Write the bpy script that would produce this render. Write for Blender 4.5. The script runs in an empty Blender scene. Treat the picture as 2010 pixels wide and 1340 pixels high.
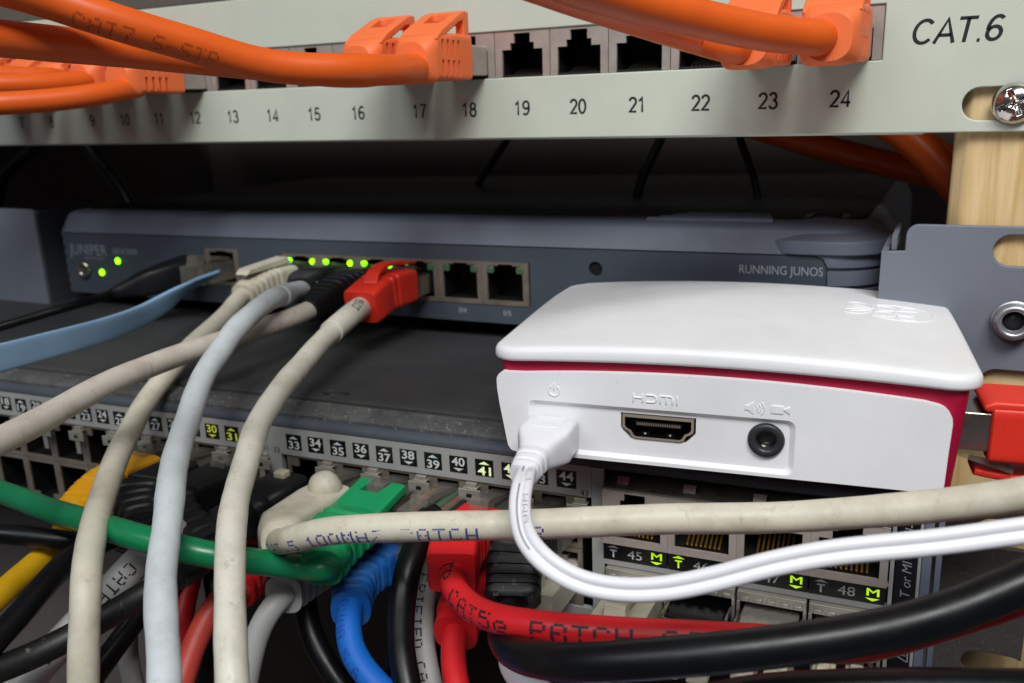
import bpy, bmesh, math, random
from mathutils import Vector, Matrix, Euler

S = 0.001                       # everything below is in millimetres, scaled to metres
C = bpy.context.scene.collection
scn = bpy.context.scene
random.seed(7)

# ------------------------------------------------------------------ camera, world, lamps, exposure
cam = bpy.data.cameras.new('camera'); camo = bpy.data.objects.new('camera', cam); C.objects.link(camo)
cR = Vector((0.89885, 0.4374, -0.02744)); cU = Vector((-0.08729, 0.24005, 0.96683)); cF = Vector((-0.42948, 0.86663, -0.25395))
m = Matrix((cR, cU, -cF)).transposed().to_4x4()
m.translation = Vector((220.0, -227.48, 7.56)) * S
camo.matrix_world = m
cam.sensor_width = 36; cam.lens = 30.904
cam.clip_start = 0.01; cam.clip_end = 20
cam.dof.use_dof = True; cam.dof.focus_distance = 0.186; cam.dof.aperture_fstop = 22.0; cam.dof.aperture_blades = 0
scn.camera = camo

world = bpy.data.worlds.new('World'); scn.world = world; world.use_nodes = True
bg = world.node_tree.nodes['Background']
bg.inputs[0].default_value = (0.84, 0.88, 1.0, 1); bg.inputs[1].default_value = 0.075

def area(name, loc, target, sx, sy, power, col):
    l = bpy.data.lights.new(name, 'AREA'); l.shape = 'RECTANGLE'; l.size = sx; l.size_y = sy; l.energy = power; l.color = col
    o = bpy.data.objects.new(name, l); C.objects.link(o); o.location = loc
    o.rotation_euler = (Vector(target) - Vector(loc)).to_track_quat('-Z', 'Y').to_euler()
    return o
area('ceiling_lamp', (0.50, -0.62, 0.82), (0.12, -0.02, -0.05), 0.60, 0.30, 11.5, (0.995, 1.0, 0.985))
area('front_fill_lamp', (-0.25, -1.25, 1.0), (0.10, 0, -0.05), 0.9, 0.5, 7.5, (0.93, 0.97, 1.0))  # added fill to brighten the front faces, not a known ceiling lamp
scn.view_settings.view_transform = 'Standard'; scn.view_settings.look = 'None'
scn.view_settings.exposure = 0.0; scn.view_settings.gamma = 1.0
scn.render.engine = 'CYCLES'
scn.cycles.use_denoising = True
scn.cycles.max_bounces = 8; scn.cycles.transparent_max_bounces = 12; scn.cycles.caustics_refractive = False; scn.cycles.caustics_reflective = False

# ------------------------------------------------------------------ materials
def lin(h):
    h = h.lstrip('#'); out = []
    for i in (0, 2, 4):
        c = int(h[i:i+2], 16) / 255
        out.append(c / 12.92 if c <= 0.04045 else ((c + 0.055) / 1.055) ** 2.4)
    return tuple(out)
def mat(name, col, rough=0.45, metal=0.0, spec=0.5, dirt=None, dirt_amt=0.0, dirt_scale=160, speck=None, bump=0.0, bump_scale=900, rough_var=0.12, coat=0.0, sss=0.0, streak=None):
    mt = bpy.data.materials.new(name); mt.use_nodes = True
    nt = mt.node_tree; b = nt.nodes['Principled BSDF']
    c = lin(col) if isinstance(col, str) else col
    b.inputs['Base Color'].default_value = (*c, 1)
    b.inputs['Roughness'].default_value = rough; b.inputs['Metallic'].default_value = metal
    b.inputs['Specular IOR Level'].default_value = spec; b.inputs['Coat Weight'].default_value = coat
    if sss: b.inputs['Subsurface Weight'].default_value = sss; b.inputs['Subsurface Radius'].default_value = (0.002, 0.002, 0.002)
    tc = nt.nodes.new('ShaderNodeTexCoord')
    def noise(scale, detail=4, rough_=0.6):
        n = nt.nodes.new('ShaderNodeTexNoise'); n.inputs['Scale'].default_value = scale; n.inputs['Detail'].default_value = detail; n.inputs['Roughness'].default_value = rough_
        nt.links.new(tc.outputs['Object'], n.inputs['Vector']); return n
    def ramp(src, a, bb):
        r = nt.nodes.new('ShaderNodeMapRange'); r.inputs[1].default_value = a; r.inputs[2].default_value = bb
        nt.links.new(src, r.inputs[0]); return r.outputs[0]
    last = None
    def mixin(fac, col2, base):
        mx = nt.nodes.new('ShaderNodeMix'); mx.data_type = 'RGBA'
        nt.links.new(fac, mx.inputs[0])
        if base is None: mx.inputs[6].default_value = (*c, 1)
        else: nt.links.new(base, mx.inputs[6])
        mx.inputs[7].default_value = (*col2, 1)
        return mx.outputs[2]
    def scaled(f, k):
        mm = nt.nodes.new('ShaderNodeMath'); mm.operation = 'MULTIPLY'; mm.inputs[1].default_value = k; nt.links.new(f, mm.inputs[0]); return mm.outputs[0]
    if dirt is not None:
        n = noise(dirt_scale, 6, 0.65)
        last = mixin(scaled(ramp(n.outputs[0], 0.45, 0.75), dirt_amt), lin(dirt), last)
    if speck is not None:
        sc, th, colr, amt = speck
        n = noise(sc, 3, 0.7)
        last = mixin(scaled(ramp(n.outputs[0], th, th + 0.05), amt), lin(colr), last)
    if streak is not None:
        colr, amt = streak
        mp = nt.nodes.new('ShaderNodeMapping'); mp.inputs['Scale'].default_value = (1, 1, 0.16); nt.links.new(tc.outputs['Object'], mp.inputs[0])
        n = noise(420, 5, 0.7); nt.links.new(mp.outputs[0], n.inputs['Vector'])
        last = mixin(scaled(ramp(n.outputs[0], 0.60, 0.74), amt), lin(colr), last)
    if last is not None: nt.links.new(last, b.inputs['Base Color'])
    if rough_var:
        n = noise(220, 3)
        r = nt.nodes.new('ShaderNodeMapRange'); r.inputs[3].default_value = max(0.03, rough - rough_var); r.inputs[4].default_value = min(1, rough + rough_var)
        nt.links.new(n.outputs[0], r.inputs[0]); nt.links.new(r.outputs[0], b.inputs['Roughness'])
    if bump:
        n = noise(bump_scale, 3)
        bp = nt.nodes.new('ShaderNodeBump'); bp.inputs['Strength'].default_value = bump; bp.inputs['Distance'].default_value = 0.0004
        nt.links.new(n.outputs[0], bp.inputs['Height']); nt.links.new(bp.outputs[0], b.inputs['Normal'])
    return mt
def emis(name, col, strength, base='#0a0a0a'):
    mt = mat(name, base, 0.3, rough_var=0); b = mt.node_tree.nodes['Principled BSDF']
    b.inputs['Emission Color'].default_value = (*lin(col), 1); b.inputs['Emission Strength'].default_value = strength
    return mt
def clear(name, col, rough=0.12, mixw=0.45):
    mt = bpy.data.materials.new(name); mt.use_nodes = True; nt = mt.node_tree; b = nt.nodes['Principled BSDF']
    b.inputs['Base Color'].default_value = (*lin(col), 1); b.inputs['Roughness'].default_value = rough
    tr = nt.nodes.new('ShaderNodeBsdfTransparent'); tr.inputs[0].default_value = (*lin('#e6e6e2'), 1)
    mx = nt.nodes.new('ShaderNodeMixShader')
    n = nt.nodes.new('ShaderNodeTexNoise'); n.inputs['Scale'].default_value = 250; tc = nt.nodes.new('ShaderNodeTexCoord'); nt.links.new(tc.outputs['Object'], n.inputs[0])
    r = nt.nodes.new('ShaderNodeMapRange'); r.inputs[3].default_value = mixw - 0.12; r.inputs[4].default_value = mixw + 0.12; nt.links.new(n.outputs[0], r.inputs[0]); nt.links.new(r.outputs[0], mx.inputs[0])
    nt.links.new(b.outputs[0], mx.inputs[1]); nt.links.new(tr.outputs[0], mx.inputs[2]); nt.links.new(mx.outputs[0], nt.nodes['Material Output'].inputs[0])
    return mt

M = dict(
    panel=mat('grey_painted_steel', '#c8cec0', 0.5, spec=0.35, bump=0.06, bump_scale=2200, dirt='#a9aaa0', dirt_amt=0.3, dirt_scale=26, speck=(800, 0.735, '#8d8e86', 0.35)),
    ink=mat('black_ink', '#15151a', 0.6, rough_var=0),
    nickel=mat('pinkish_nickel', '#c8bdb5', 0.34, metal=0.5, dirt='#7c6a62', dirt_amt=0.35, dirt_scale=120, bump=0.04),
    nickeldark=mat('dull_nickel', '#9a8f84', 0.42, metal=0.5, dirt='#443a33', dirt_amt=0.6, dirt_scale=110, bump=0.06),
    chrome=mat('bright_screw_steel', '#c9c4be', 0.16, metal=1.0, rough_var=0.06),
    clipsteel=mat('spring_steel', '#b4b0a6', 0.3, metal=0.5, dirt='#8a857a', dirt_amt=0.5, dirt_scale=160),
    steel=mat('bright_shield_steel', '#b9b5ac', 0.2, metal=0.95, dirt='#6b665c', dirt_amt=0.5, dirt_scale=160, rough_var=0.1),
    black=mat('black_plastic', '#0c0c0d', 0.5, rough_var=0.1),
    socket=mat('dark_socket_lining', '#0a0908', 0.6, rough_var=0),
    gold=mat('gold_contact', '#b88a3c', 0.3, metal=0.9, rough_var=0.05),
    dimcontact=mat('dull_contact', '#3a332a', 0.4, metal=0.7, rough_var=0.05),
    orange=mat('orange_pvc', '#e25f1c', 0.42, spec=0.4, dirt='#c2480e', dirt_amt=0.25, bump=0.05, bump_scale=700),
    orangeboot=mat('orange_boot_rubber', '#f27743', 0.5, spec=0.35, dirt='#ec6a34', dirt_amt=0.25, bump=0.05),
    orangeink=mat('dark_orange_print', '#9c3f10', 0.6, rough_var=0),
    slate=mat('slate_plastic', '#6a7180', 0.5, spec=0.4, bump=0.06, bump_scale=2500, dirt='#5c6370', dirt_amt=0.4, dirt_scale=60),
    slatepanel=mat('dark_slate_panel', '#4c545e', 0.42, spec=0.4, bump=0.05, bump_scale=2500, dirt='#424951', dirt_amt=0.4, dirt_scale=60),
    slatetop=mat('dark_slate_cover', '#4b5059', 0.55, spec=0.3, bump=0.05, dirt='#2d3138', dirt_amt=0.4, dirt_scale=40),
    gwshade=mat('gateway_top_shade', '#1d1f23', 0.6, spec=0.3, dirt='#15161a', dirt_amt=0.4, dirt_scale=40),  # dark tone that paints shade on the gateway top
    bracket=mat('slate_painted_steel', '#747984', 0.5, spec=0.35, bump=0.03, bump_scale=1500, dirt='#686d77', dirt_amt=0.35, dirt_scale=30),
    printgrey=mat('pale_grey_print', '#aeb6be', 0.6, rough_var=0),
    printdim=mat('dim_grey_print', '#959da6', 0.6, rough_var=0),
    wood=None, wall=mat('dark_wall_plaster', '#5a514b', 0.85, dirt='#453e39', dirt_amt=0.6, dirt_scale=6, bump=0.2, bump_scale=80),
    dustytop=None,
    striplabel=mat('light_grey_label', '#a3a3a0', 0.42, spec=0.4, dirt='#85878a', dirt_amt=0.4, dirt_scale=70, speck=(700, 0.66, '#6e6e70', 0.5)),
    tile=mat('black_label', '#101114', 0.3, spec=0.5, speck=(900, 0.68, '#3b3c40', 0.6)),
    white_ink=mat('white_print', '#d6d8da', 0.5, rough_var=0),
    grey_ink=mat('grey_print', '#8e9296', 0.5, rough_var=0),
    lit=emis('lit_green_print', '#a6d60c', 1.1, '#98b820'), litdim=emis('dim_lit_print', '#a8b030', 0.55, '#9aa040'), roof=mat('mottled_dark_steel', '#6a645b', 0.35, metal=0.5, dirt='#2e2a26', dirt_amt=0.8, dirt_scale=260), litpale=emis('pale_lit_print', '#cfe0a0', 0.75, '#c2cc98'),
    led=emis('green_led', '#7af000', 5.0, '#204808'), leddim=mat('unlit_led', '#4d6a50', 0.25, coat=0.5, rough_var=0),
    beige=mat('aged_beige_pvc', '#cfcab8', 0.46, spec=0.4, dirt='#a9a28c', dirt_amt=0.7, dirt_scale=130, speck=(260, 0.68, '#8a8576', 0.35), bump=0.12, bump_scale=300, streak=('#8f8974', 0.6)),
    beigewarm=mat('warm_beige_pvc', '#cbc4b8', 0.46, spec=0.4, dirt='#a99a8a', dirt_amt=0.7, dirt_scale=130, bump=0.12, bump_scale=300, streak=('#8f8375', 0.6)),
    offwhite=mat('grey_white_pvc', '#c4cbce', 0.45, spec=0.4, dirt='#a7abad', dirt_amt=0.7, dirt_scale=130, speck=(240, 0.69, '#8d8f90', 0.35), bump=0.12, bump_scale=300, streak=('#8b9092', 0.6)),
    ivory=mat('ivory_pvc', '#cfcdbf', 0.45, spec=0.4, dirt='#aaa795', dirt_amt=0.7, dirt_scale=130, speck=(240, 0.67, '#7f7c70', 0.35), bump=0.12, bump_scale=300, streak=('#8a8778', 0.6)),
    greypvc=mat('light_grey_pvc', '#b3b2b0', 0.5, dirt='#8d8b88', dirt_amt=0.4, dirt_scale=90),
    blackpvc=mat('black_pvc', '#090a0d', 0.36, spec=0.32, dirt='#101116', dirt_amt=0.5, dirt_scale=120, speck=(900, 0.75, '#4a4b4f', 0.5), bump=0.06, bump_scale=500),
    blackboot=mat('black_boot_rubber', '#111215', 0.5, spec=0.4, bump=0.08, bump_scale=700),
    scuffed=mat('scuffed_black_rubber', '#101114', 0.5, streak=('#85878a', 0.7), bump=0.15, bump_scale=700),
    red=mat('red_pvc', '#cf2027', 0.4, spec=0.4, dirt='#b0161d', dirt_amt=0.4, dirt_scale=100, speck=(420, 0.735, '#d89090', 0.6), bump=0.05),
    redboot=mat('red_boot_rubber', '#d41f24', 0.46, spec=0.4, dirt='#b5151a', dirt_amt=0.4, speck=(500, 0.72, '#dc9a9a', 0.5), bump=0.08),
    redlight=mat('faded_red_pvc', '#cf4a40', 0.45, dirt='#b53a30', dirt_amt=0.4),
    vermilion=mat('vermilion_boot_rubber', '#e03425', 0.42, spec=0.4, dirt='#c52a1d', dirt_amt=0.35, bump=0.06),
    green=mat('green_pvc', '#0f7a4c', 0.34, spec=0.5, dirt='#0b6640', dirt_amt=0.4, bump=0.04),
    greenboot=mat('green_boot_rubber', '#14935a', 0.42, spec=0.4, dirt='#0f7a4a', dirt_amt=0.4, bump=0.06),
    yellow=mat('yellow_pvc', '#d8a812', 0.42, dirt='#b98a0c', dirt_amt=0.4, bump=0.05),
    yellowboot=mat('yellow_boot_rubber', '#e0a010', 0.45, dirt='#c48508', dirt_amt=0.4, bump=0.06),
    blue=mat('blue_pvc', '#1566c4', 0.45, spec=0.4, dirt='#0f55a8', dirt_amt=0.4, bump=0.06),
    blueboot=mat('worn_blue_rubber', '#1259ac', 0.5, dirt='#4a7a96', dirt_amt=0.5, dirt_scale=140, bump=0.1),
    paleblue=mat('pale_blue_flat_pvc', '#8fb3d6', 0.45, dirt='#7ba2c8', dirt_amt=0.3, bump=0.04),
    whitepvc=mat('clean_white_pvc', '#e4e4ea', 0.36, spec=0.45, speck=(600, 0.745, '#9a9aa0', 0.6), bump=0.03),
    case=mat('white_case_plastic', '#ecedf0', 0.42, spec=0.4, dirt='#dcdddf', dirt_amt=0.6, dirt_scale=35, speck=(480, 0.722, '#9a9a9c', 0.5), bump=0.025, bump_scale=4000),
    raspberry=mat('raspberry_red_plastic', '#a30d35', 0.4, spec=0.4, bump=0.03),
    jack=mat('glossy_black_plastic', '#08090c', 0.22, rough_var=0.05),
    ring=mat('dark_grey_plastic', '#2b2d31', 0.4, rough_var=0.05),
    zinc=mat('zinc_plated_steel', '#b4b6ba', 0.34, metal=0.75, dirt='#8c8e92', dirt_amt=0.4),
    hdmi=mat('dark_socket_steel', '#b9ae9c', 0.3, metal=0.6, rough_var=0.08),
    blueink=mat('blue_print', '#1c2f8e', 0.6, rough_var=0), redink=mat('dark_print_on_red', '#3a1220', 0.6, rough_var=0),
    speckled=mat('speckled_taupe_steel', '#57504e', 0.55, spec=0.3, dirt='#463f3e', dirt_amt=0.5, dirt_scale=300, speck=(1400, 0.6, '#857c7a', 0.7), bump=0.1, bump_scale=1500),
    clear=clear('clear_plug_plastic', '#a8a399', 0.08, 0.76), clearwhite=clear('milky_plug_plastic', '#cfcab8', 0.25, 0.2),
    wire_orange=mat('orange_wire', '#d9632a', 0.4), wire_green=mat('green_wire', '#2f8a5a', 0.4), wire_blue=mat('blue_wire', '#3a4f9c', 0.4), wire_brown=mat('brown_wire', '#7a4a35', 0.4),
    cream=mat('cream_plastic', '#c9c3ae', 0.45, dirt='#a59e88', dirt_amt=0.4),
)
def make_wood():
    mt = mat('pine_wood', '#e6c896', 0.6, spec=0.25, rough_var=0.1, bump=0.05); nt = mt.node_tree; b = nt.nodes['Principled BSDF']
    tc = nt.nodes.new('ShaderNodeTexCoord'); mp = nt.nodes.new('ShaderNodeMapping'); mp.inputs['Scale'].default_value = (1, 1, 0.05); mp.inputs['Rotation'].default_value = (0, 0.16, 0)
    nt.links.new(tc.outputs['Object'], mp.inputs[0])
    w = nt.nodes.new('ShaderNodeTexNoise'); w.inputs['Scale'].default_value = 330; w.inputs['Detail'].default_value = 6; w.inputs['Roughness'].default_value = 0.6; w.inputs['Distortion'].default_value = 0.6
    nt.links.new(mp.outputs[0], w.inputs[0])
    r = nt.nodes.new('ShaderNodeValToRGB'); r.color_ramp.elements[0].color = (*lin('#c6a56c'), 1); r.color_ramp.elements[1].color = (*lin('#dfc495'), 1); r.color_ramp.elements[0].position = 0.32; r.color_ramp.elements[1].position = 0.56
    nt.links.new(w.outputs[0], r.inputs[0]); nt.links.new(r.outputs[0], b.inputs['Base Color']); return mt
M['wood'] = make_wood()
def make_dusty():
    mt = mat('dusty_black_steel', '#393a3d', 0.55, spec=0.35, rough_var=0.1, dirt='#575651', dirt_amt=0.45, dirt_scale=14, speck=(1500, 0.62, '#6a6760', 0.5), bump=0.08, bump_scale=1800)
    return mt
M['dustytop'] = make_dusty()
M['dustyledge'] = mat('dusty_grey_ledge', '#4a4b4d', 0.55, spec=0.35, dirt='#827f78', dirt_amt=0.5, dirt_scale=90, speck=(900, 0.62, '#a5a299', 0.6), bump=0.1, bump_scale=1200)
M['taupe'] = mat('taupe_steel', '#6a625e', 0.6, dirt='#564f4b', dirt_amt=0.5, dirt_scale=40)

# ------------------------------------------------------------------ mesh helpers (mm)
class MB:
    def __init__(s): s.v = []; s.f = []; s.mi = []; s.sm = []
    def add(s, v, f, mi=0, smooth=False):
        o = len(s.v); s.v += [tuple(p) for p in v]
        for q in f: s.f.append([i + o for i in q]); s.mi.append(mi); s.sm.append(smooth)
        return s
    def xf(s, M4, start=0):
        for i in range(start, len(s.v)): s.v[i] = tuple(M4 @ Vector(s.v[i]))
        return s
    def box(s, x0, x1, y0, y1, z0, z1, mi=0):
        v = [(x, y, z) for x in (x0, x1) for y in (y0, y1) for z in (z0, z1)]
        return s.add(v, [(0, 1, 3, 2), (4, 6, 7, 5), (0, 4, 5, 1), (2, 3, 7, 6), (0, 2, 6, 4), (1, 5, 7, 3)], mi)
    def prism(s, poly, a0, a1, axis='y', mi=0):
        # poly: list of 2D points; extruded along axis between a0 and a1
        n = len(poly)
        def P(p, a): return {'y': (p[0], a, p[1]), 'x': (a, p[0], p[1]), 'z': (p[0], p[1], a)}[axis]
        v = [P(p, a0) for p in poly] + [P(p, a1) for p in poly]
        f = [list(range(n)), list(range(2 * n - 1, n - 1, -1))] + [(i, i + n, (i + 1) % n + n, (i + 1) % n) for i in range(n)]
        return s.add(v, f, mi)
    def loft(s, rings, mi=0, cap=True, smooth=True):
        n = len(rings[0]); v = [p for r in rings for p in r]; f = []
        for i in range(len(rings) - 1):
            for j in range(n): f.append((i*n+j, i*n+(j+1) % n, (i+1)*n+(j+1) % n, (i+1)*n+j))
        s.add(v, f, mi, smooth)
        if cap:
            s.add(rings[0], [list(range(n - 1, -1, -1))], mi); s.add(rings[-1], [list(range(n))], mi)
        return s
    def lathe(s, prof, seg=32, mi=0, M4=None, smooth=True):
        # prof: (radius, height) along +z
        rings = [[(r * math.cos(2*math.pi*k/seg), r * math.sin(2*math.pi*k/seg), h) for k in range(seg)] for r, h in prof]
        if M4 is not None: rings = [[tuple(M4 @ Vector(p)) for p in r] for r in rings]
        return s.loft(rings, mi, True, smooth)
def build(mb, name, mats, parent=None, bevel=0.0, weld=True, auto=True, segs=2):
    me = bpy.data.meshes.new(name)
    me.from_pydata([(x*S, y*S, z*S) for x, y, z in mb.v], [], mb.f)
    for mm in (mats if isinstance(mats, (list, tuple)) else [mats]): me.materials.append(mm)
    me.polygons.foreach_set('material_index', mb.mi)
    bm = bmesh.new(); bm.from_mesh(me)
    for fc, sm in zip(bm.faces, mb.sm): fc.smooth = sm
    if weld: bmesh.ops.remove_doubles(bm, verts=bm.verts, dist=1e-6)
    bmesh.ops.recalc_face_normals(bm, faces=bm.faces)
    bm.to_mesh(me); bm.free()
    o = bpy.data.objects.new(name, me); C.objects.link(o)
    if parent is not None: o.parent = parent
    if bevel:
        b = o.modifiers.new('bevel', 'BEVEL'); b.width = bevel * S; b.segments = segs; b.limit_method = 'ANGLE'; b.angle_limit = math.radians(40); b.harden_normals = False
        for p in me.polygons: p.use_smooth = True
        w = o.modifiers.new('wn', 'WEIGHTED_NORMAL'); w.keep_sharp = True
    return o
def apply_mods(o):
    dg = bpy.context.evaluated_depsgraph_get(); dg.update()
    me = bpy.data.meshes.new_from_object(o.evaluated_get(dg)); me.name = o.name
    o.modifiers.clear(); o.data = me
    return o
def cut(o, mb):
    """boolean-difference the volume mb out of o (both in the same local space)"""
    c = build(mb, 'cutter', [], None); c.parent = o.parent; c.matrix_parent_inverse = o.matrix_parent_inverse
    md = o.modifiers.new('cut', 'BOOLEAN'); md.operation = 'DIFFERENCE'; md.object = c; md.solver = 'EXACT'
    apply_mods(o)
    bpy.data.objects.remove(c, do_unlink=True); return o
def bevel(o, w, segs=2, ang=35):
    b = o.modifiers.new('bevel', 'BEVEL'); b.width = w * S; b.segments = segs; b.limit_method = 'ANGLE'; b.angle_limit = math.radians(ang)
    for p in o.data.polygons: p.use_smooth = True
    n = o.modifiers.new('wn', 'WEIGHTED_NORMAL'); n.keep_sharp = True
    return o
def thing(name, label, cat, loc=(0, 0, 0), rot=None, group=None):
    o = bpy.data.objects.new(name, None); C.objects.link(o); o.empty_display_size = 0.005
    o.location = Vector(loc) * S
    if rot is not None: o.rotation_euler = rot
    o['label'] = label; o['category'] = cat
    if group: o['group'] = group
    bpy.context.view_layer.update()
    return o
def tag(o, label, cat, group=None):
    o['label'] = label; o['category'] = cat
    if group: o['group'] = group
    return o
def rrect(x0, x1, y0, y1, r, n=6):
    pts = []
    for cx, cy, a in ((x1 - r, y1 - r, 0), (x0 + r, y1 - r, 90), (x0 + r, y0 + r, 180), (x1 - r, y0 + r, 270)):
        for k in range(n + 1):
            t = math.radians(a + 90 * k / n); pts.append((cx + r * math.cos(t), cy + r * math.sin(t)))
    return pts
def circ(cx, cy, r, n=28): return [(cx + r*math.cos(2*math.pi*k/n), cy + r*math.sin(2*math.pi*k/n)) for k in range(n)]

_tc = {}
def glyphs(txt, shear=0.0, bold=0.0):
    """flat filled outlines of a text, cap height 1, lower-left at 0,0 -> verts2d, faces, width"""
    key = (txt, shear, bold)
    if key in _tc: return _tc[key]
    cu = bpy.data.curves.new('t', 'FONT'); cu.body = txt; cu.size = 1 / 0.727; cu.resolution_u = 3; cu.shear = shear; cu.offset = bold
    ob = bpy.data.objects.new('t', cu); me = bpy.data.meshes.new_from_object(ob)
    v = [(p.co.x, p.co.y) for p in me.vertices]; f = [list(p.vertices) for p in me.polygons]
    bpy.data.objects.remove(ob); bpy.data.curves.remove(cu); bpy.data.meshes.remove(me)
    x0 = min(p[0] for p in v); w = max(p[0] for p in v) - x0
    v = [(x - x0, y) for x, y in v]
    _tc[key] = (v, f, w); return _tc[key]
def text_on(mb, txt, h, x, z, y, w=None, center=True, mi=0, bold=0.0, shear=0.0, fn=None):
    """letters facing -y on the plane at y"""
    v, f, tw = glyphs(txt, shear, bold)
    sx = h if w is None else w / tw
    ox = x - tw * sx / 2 if center else x
    pts = [(ox + a * sx, y, z + b * h) for a, b in v]
    if fn: pts = [fn(p) for p in pts]
    mb.add(pts, f, mi)

def _arc(cx, cy, rx, ry, a0, a1, n=14): return [(cx + rx*math.cos(math.radians(a0 + (a1-a0)*i/n)), cy + ry*math.sin(math.radians(a0 + (a1-a0)*i/n))) for i in range(n + 1)]
SANS = {'0': [_arc(.28, .5, .235, .455, 0, 360, 24)], '1': [[(.07, .74), (.2, .82), (.3, .96), (.3, 0)]], '2': [_arc(.28, .71, .225, .245, 172, -30) + [(.26, .28), (.06, .05), (.53, .05)]],
        '3': [_arc(.26, .735, .2, .22, 165, -90), _arc(.27, .265, .235, .25, 90, -165)], '4': [[(.41, 0), (.41, .93), (.04, .27), (.56, .27)]], '5': [[(.5, .95), (.14, .95), (.075, .48)] + _arc(.28, .315, .235, .275, 128, -160)],
        '6': [_arc(.28, .3, .225, .255, 0, 360, 20), _arc(.32, .48, .27, .475, 185, 52)], '7': [[(.04, .95), (.53, .95), (.37, .64), (.27, .32), (.22, 0)]], '8': [_arc(.28, .735, .19, .22, 0, 360, 20), _arc(.28, .27, .235, .255, 0, 360, 20)],
        '9': [_arc(.28, .7, .225, .255, 0, 360, 20), _arc(.24, .52, .27, .475, 5, -128)], 'C': [_arc(.37, .5, .33, .455, 42, 318, 22)], 'A': [[(.02, 0), (.35, .95), (.68, 0)], [(.14, .32), (.56, .32)]], 'T': [[(.02, .95), (.64, .95)], [(.33, .95), (.33, 0)]], '.': [[(.06, .05), (.16, .05)]]}
ADV = {'C': .78, 'A': .72, 'T': .70, '.': .30}
def sans_on(mb, txt, h, x, z, y, sw_=.1, sx=1.0, shear=0.0, center=True):
    wid = sum(ADV.get(ch, .64) for ch in txt) * h * sx; ox = x - wid/2 if center else x
    for ch in txt:
        for pl in SANS[ch]:
            L, R_ = [], []
            for i, p in enumerate(pl):
                a, b = Vector(pl[max(i-1, 0)]), Vector(pl[min(i+1, len(pl)-1)])
                if i in (0, len(pl)-1) or (pl[0] == pl[-1]): d = (b - a)
                d1 = (Vector(p) - a); d2 = (b - Vector(p)); d1 = d1.normalized() if d1.length > 1e-6 else d2.normalized(); d2 = d2.normalized() if d2.length > 1e-6 else d1
                t = (d1 + d2).normalized(); n = Vector((-t.y, t.x)); k = min(1.6, 1 / max(.35, n.dot(Vector((-d1.y, d1.x)))))
                for lst, sg in ((L, 1), (R_, -1)):
                    q = Vector(p) + n * (sg * sw_/2 * k); lst.append((ox + (q.x + shear * q.y) * h * sx, y, z + q.y * h))
            m_ = len(L); mb.add(L + R_, [(i, i+1, m_+i+1, m_+i) for i in range(m_-1)])
        ox += ADV.get(ch, .64) * h * sx

FONT = {'A': '0E11111F111111', 'C': '0E11101010110E', 'T': '1F040404040404', 'D': '1E11111111111E', 'H': '1111111F111111', 'M': '111B1515111111', 'O': '0E11111111110E', 'P': '1E11111E101010',
        'R': '1E11111E141211', 'S': '0F10100E01011E', 'Z': '1F01020408101F', 'B': '1E11111E11111E', 'L': '1010101010101F', 'E': '1F10101E10101F', 'F': '1F10101E101010', 'I': '0E04040404040E', 'N': '11191513111111', 'W': '11111115151B11',
        'G': '0E11101713110F', '0': '0E11111111110E', '1': '040C040404040E', '5': '1F101E0101110E', '7': '1F010204040404', '8': '0E11110E11110E', '3': '1F020402011 10E'.replace(' ', ''), '.': '00000000000C0C', '-': '0000001F000000', 'e': '00000E111F100E', ' ': '00000000000000'}

# ---------------------------------------------------------------- tubes
def catmull(pts, step=1.2):
    P = [Vector(p) for p in pts]; P = [P[0] * 2 - P[1]] + P + [P[-1] * 2 - P[-2]]
    out = []
    for i in range(1, len(P) - 2):
        p0, p1, p2, p3 = P[i-1:i+3]
        t0 = 0; t1 = t0 + max((p1-p0).length, 1e-3) ** .5; t2 = t1 + max((p2-p1).length, 1e-3) ** .5; t3 = t2 + max((p3-p2).length, 1e-3) ** .5
        n = max(2, int((p2 - p1).length / step))
        for k in range(n):
            t = t1 + (t2 - t1) * k / n
            a1 = p0*((t1-t)/(t1-t0)) + p1*((t-t0)/(t1-t0)); a2 = p1*((t2-t)/(t2-t1)) + p2*((t-t1)/(t2-t1)); a3 = p2*((t3-t)/(t3-t2)) + p3*((t-t2)/(t3-t2))
            b1 = a1*((t2-t)/(t2-t0)) + a2*((t-t0)/(t2-t0)); b2 = a2*((t3-t)/(t3-t1)) + a3*((t-t1)/(t3-t1))
            out.append(b1*((t2-t)/(t2-t1)) + b2*((t-t1)/(t2-t1)))
    out.append(P[-2])
    return smooth_path(out, 3)
def smooth_path(p, it):
    for _ in range(it):
        q = list(p)
        for i in range(1, len(p) - 1): q[i] = p[i] * .5 + (p[i-1] + p[i+1]) * .25
        p = q
    return p
def frames(path, up=(0, 0, 1), keep=True):
    fr = []; up = Vector(up)
    for i, p in enumerate(path):
        t = (path[min(i+1, len(path)-1)] - path[max(i-1, 0)]).normalized()
        n = up - t * up.dot(t)
        if n.length < 0.05: n = Vector((0.3, -1, 0.2)); n -= t * n.dot(t)
        n.normalize()
        if keep and fr and n.dot(fr[-1][1]) < 0: n = -n
        fr.append((t, n, t.cross(n)))
    return fr
PRINT_UP = (0.35, -0.82, 0.45)      # the side of the jackets that faces the room
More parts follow.
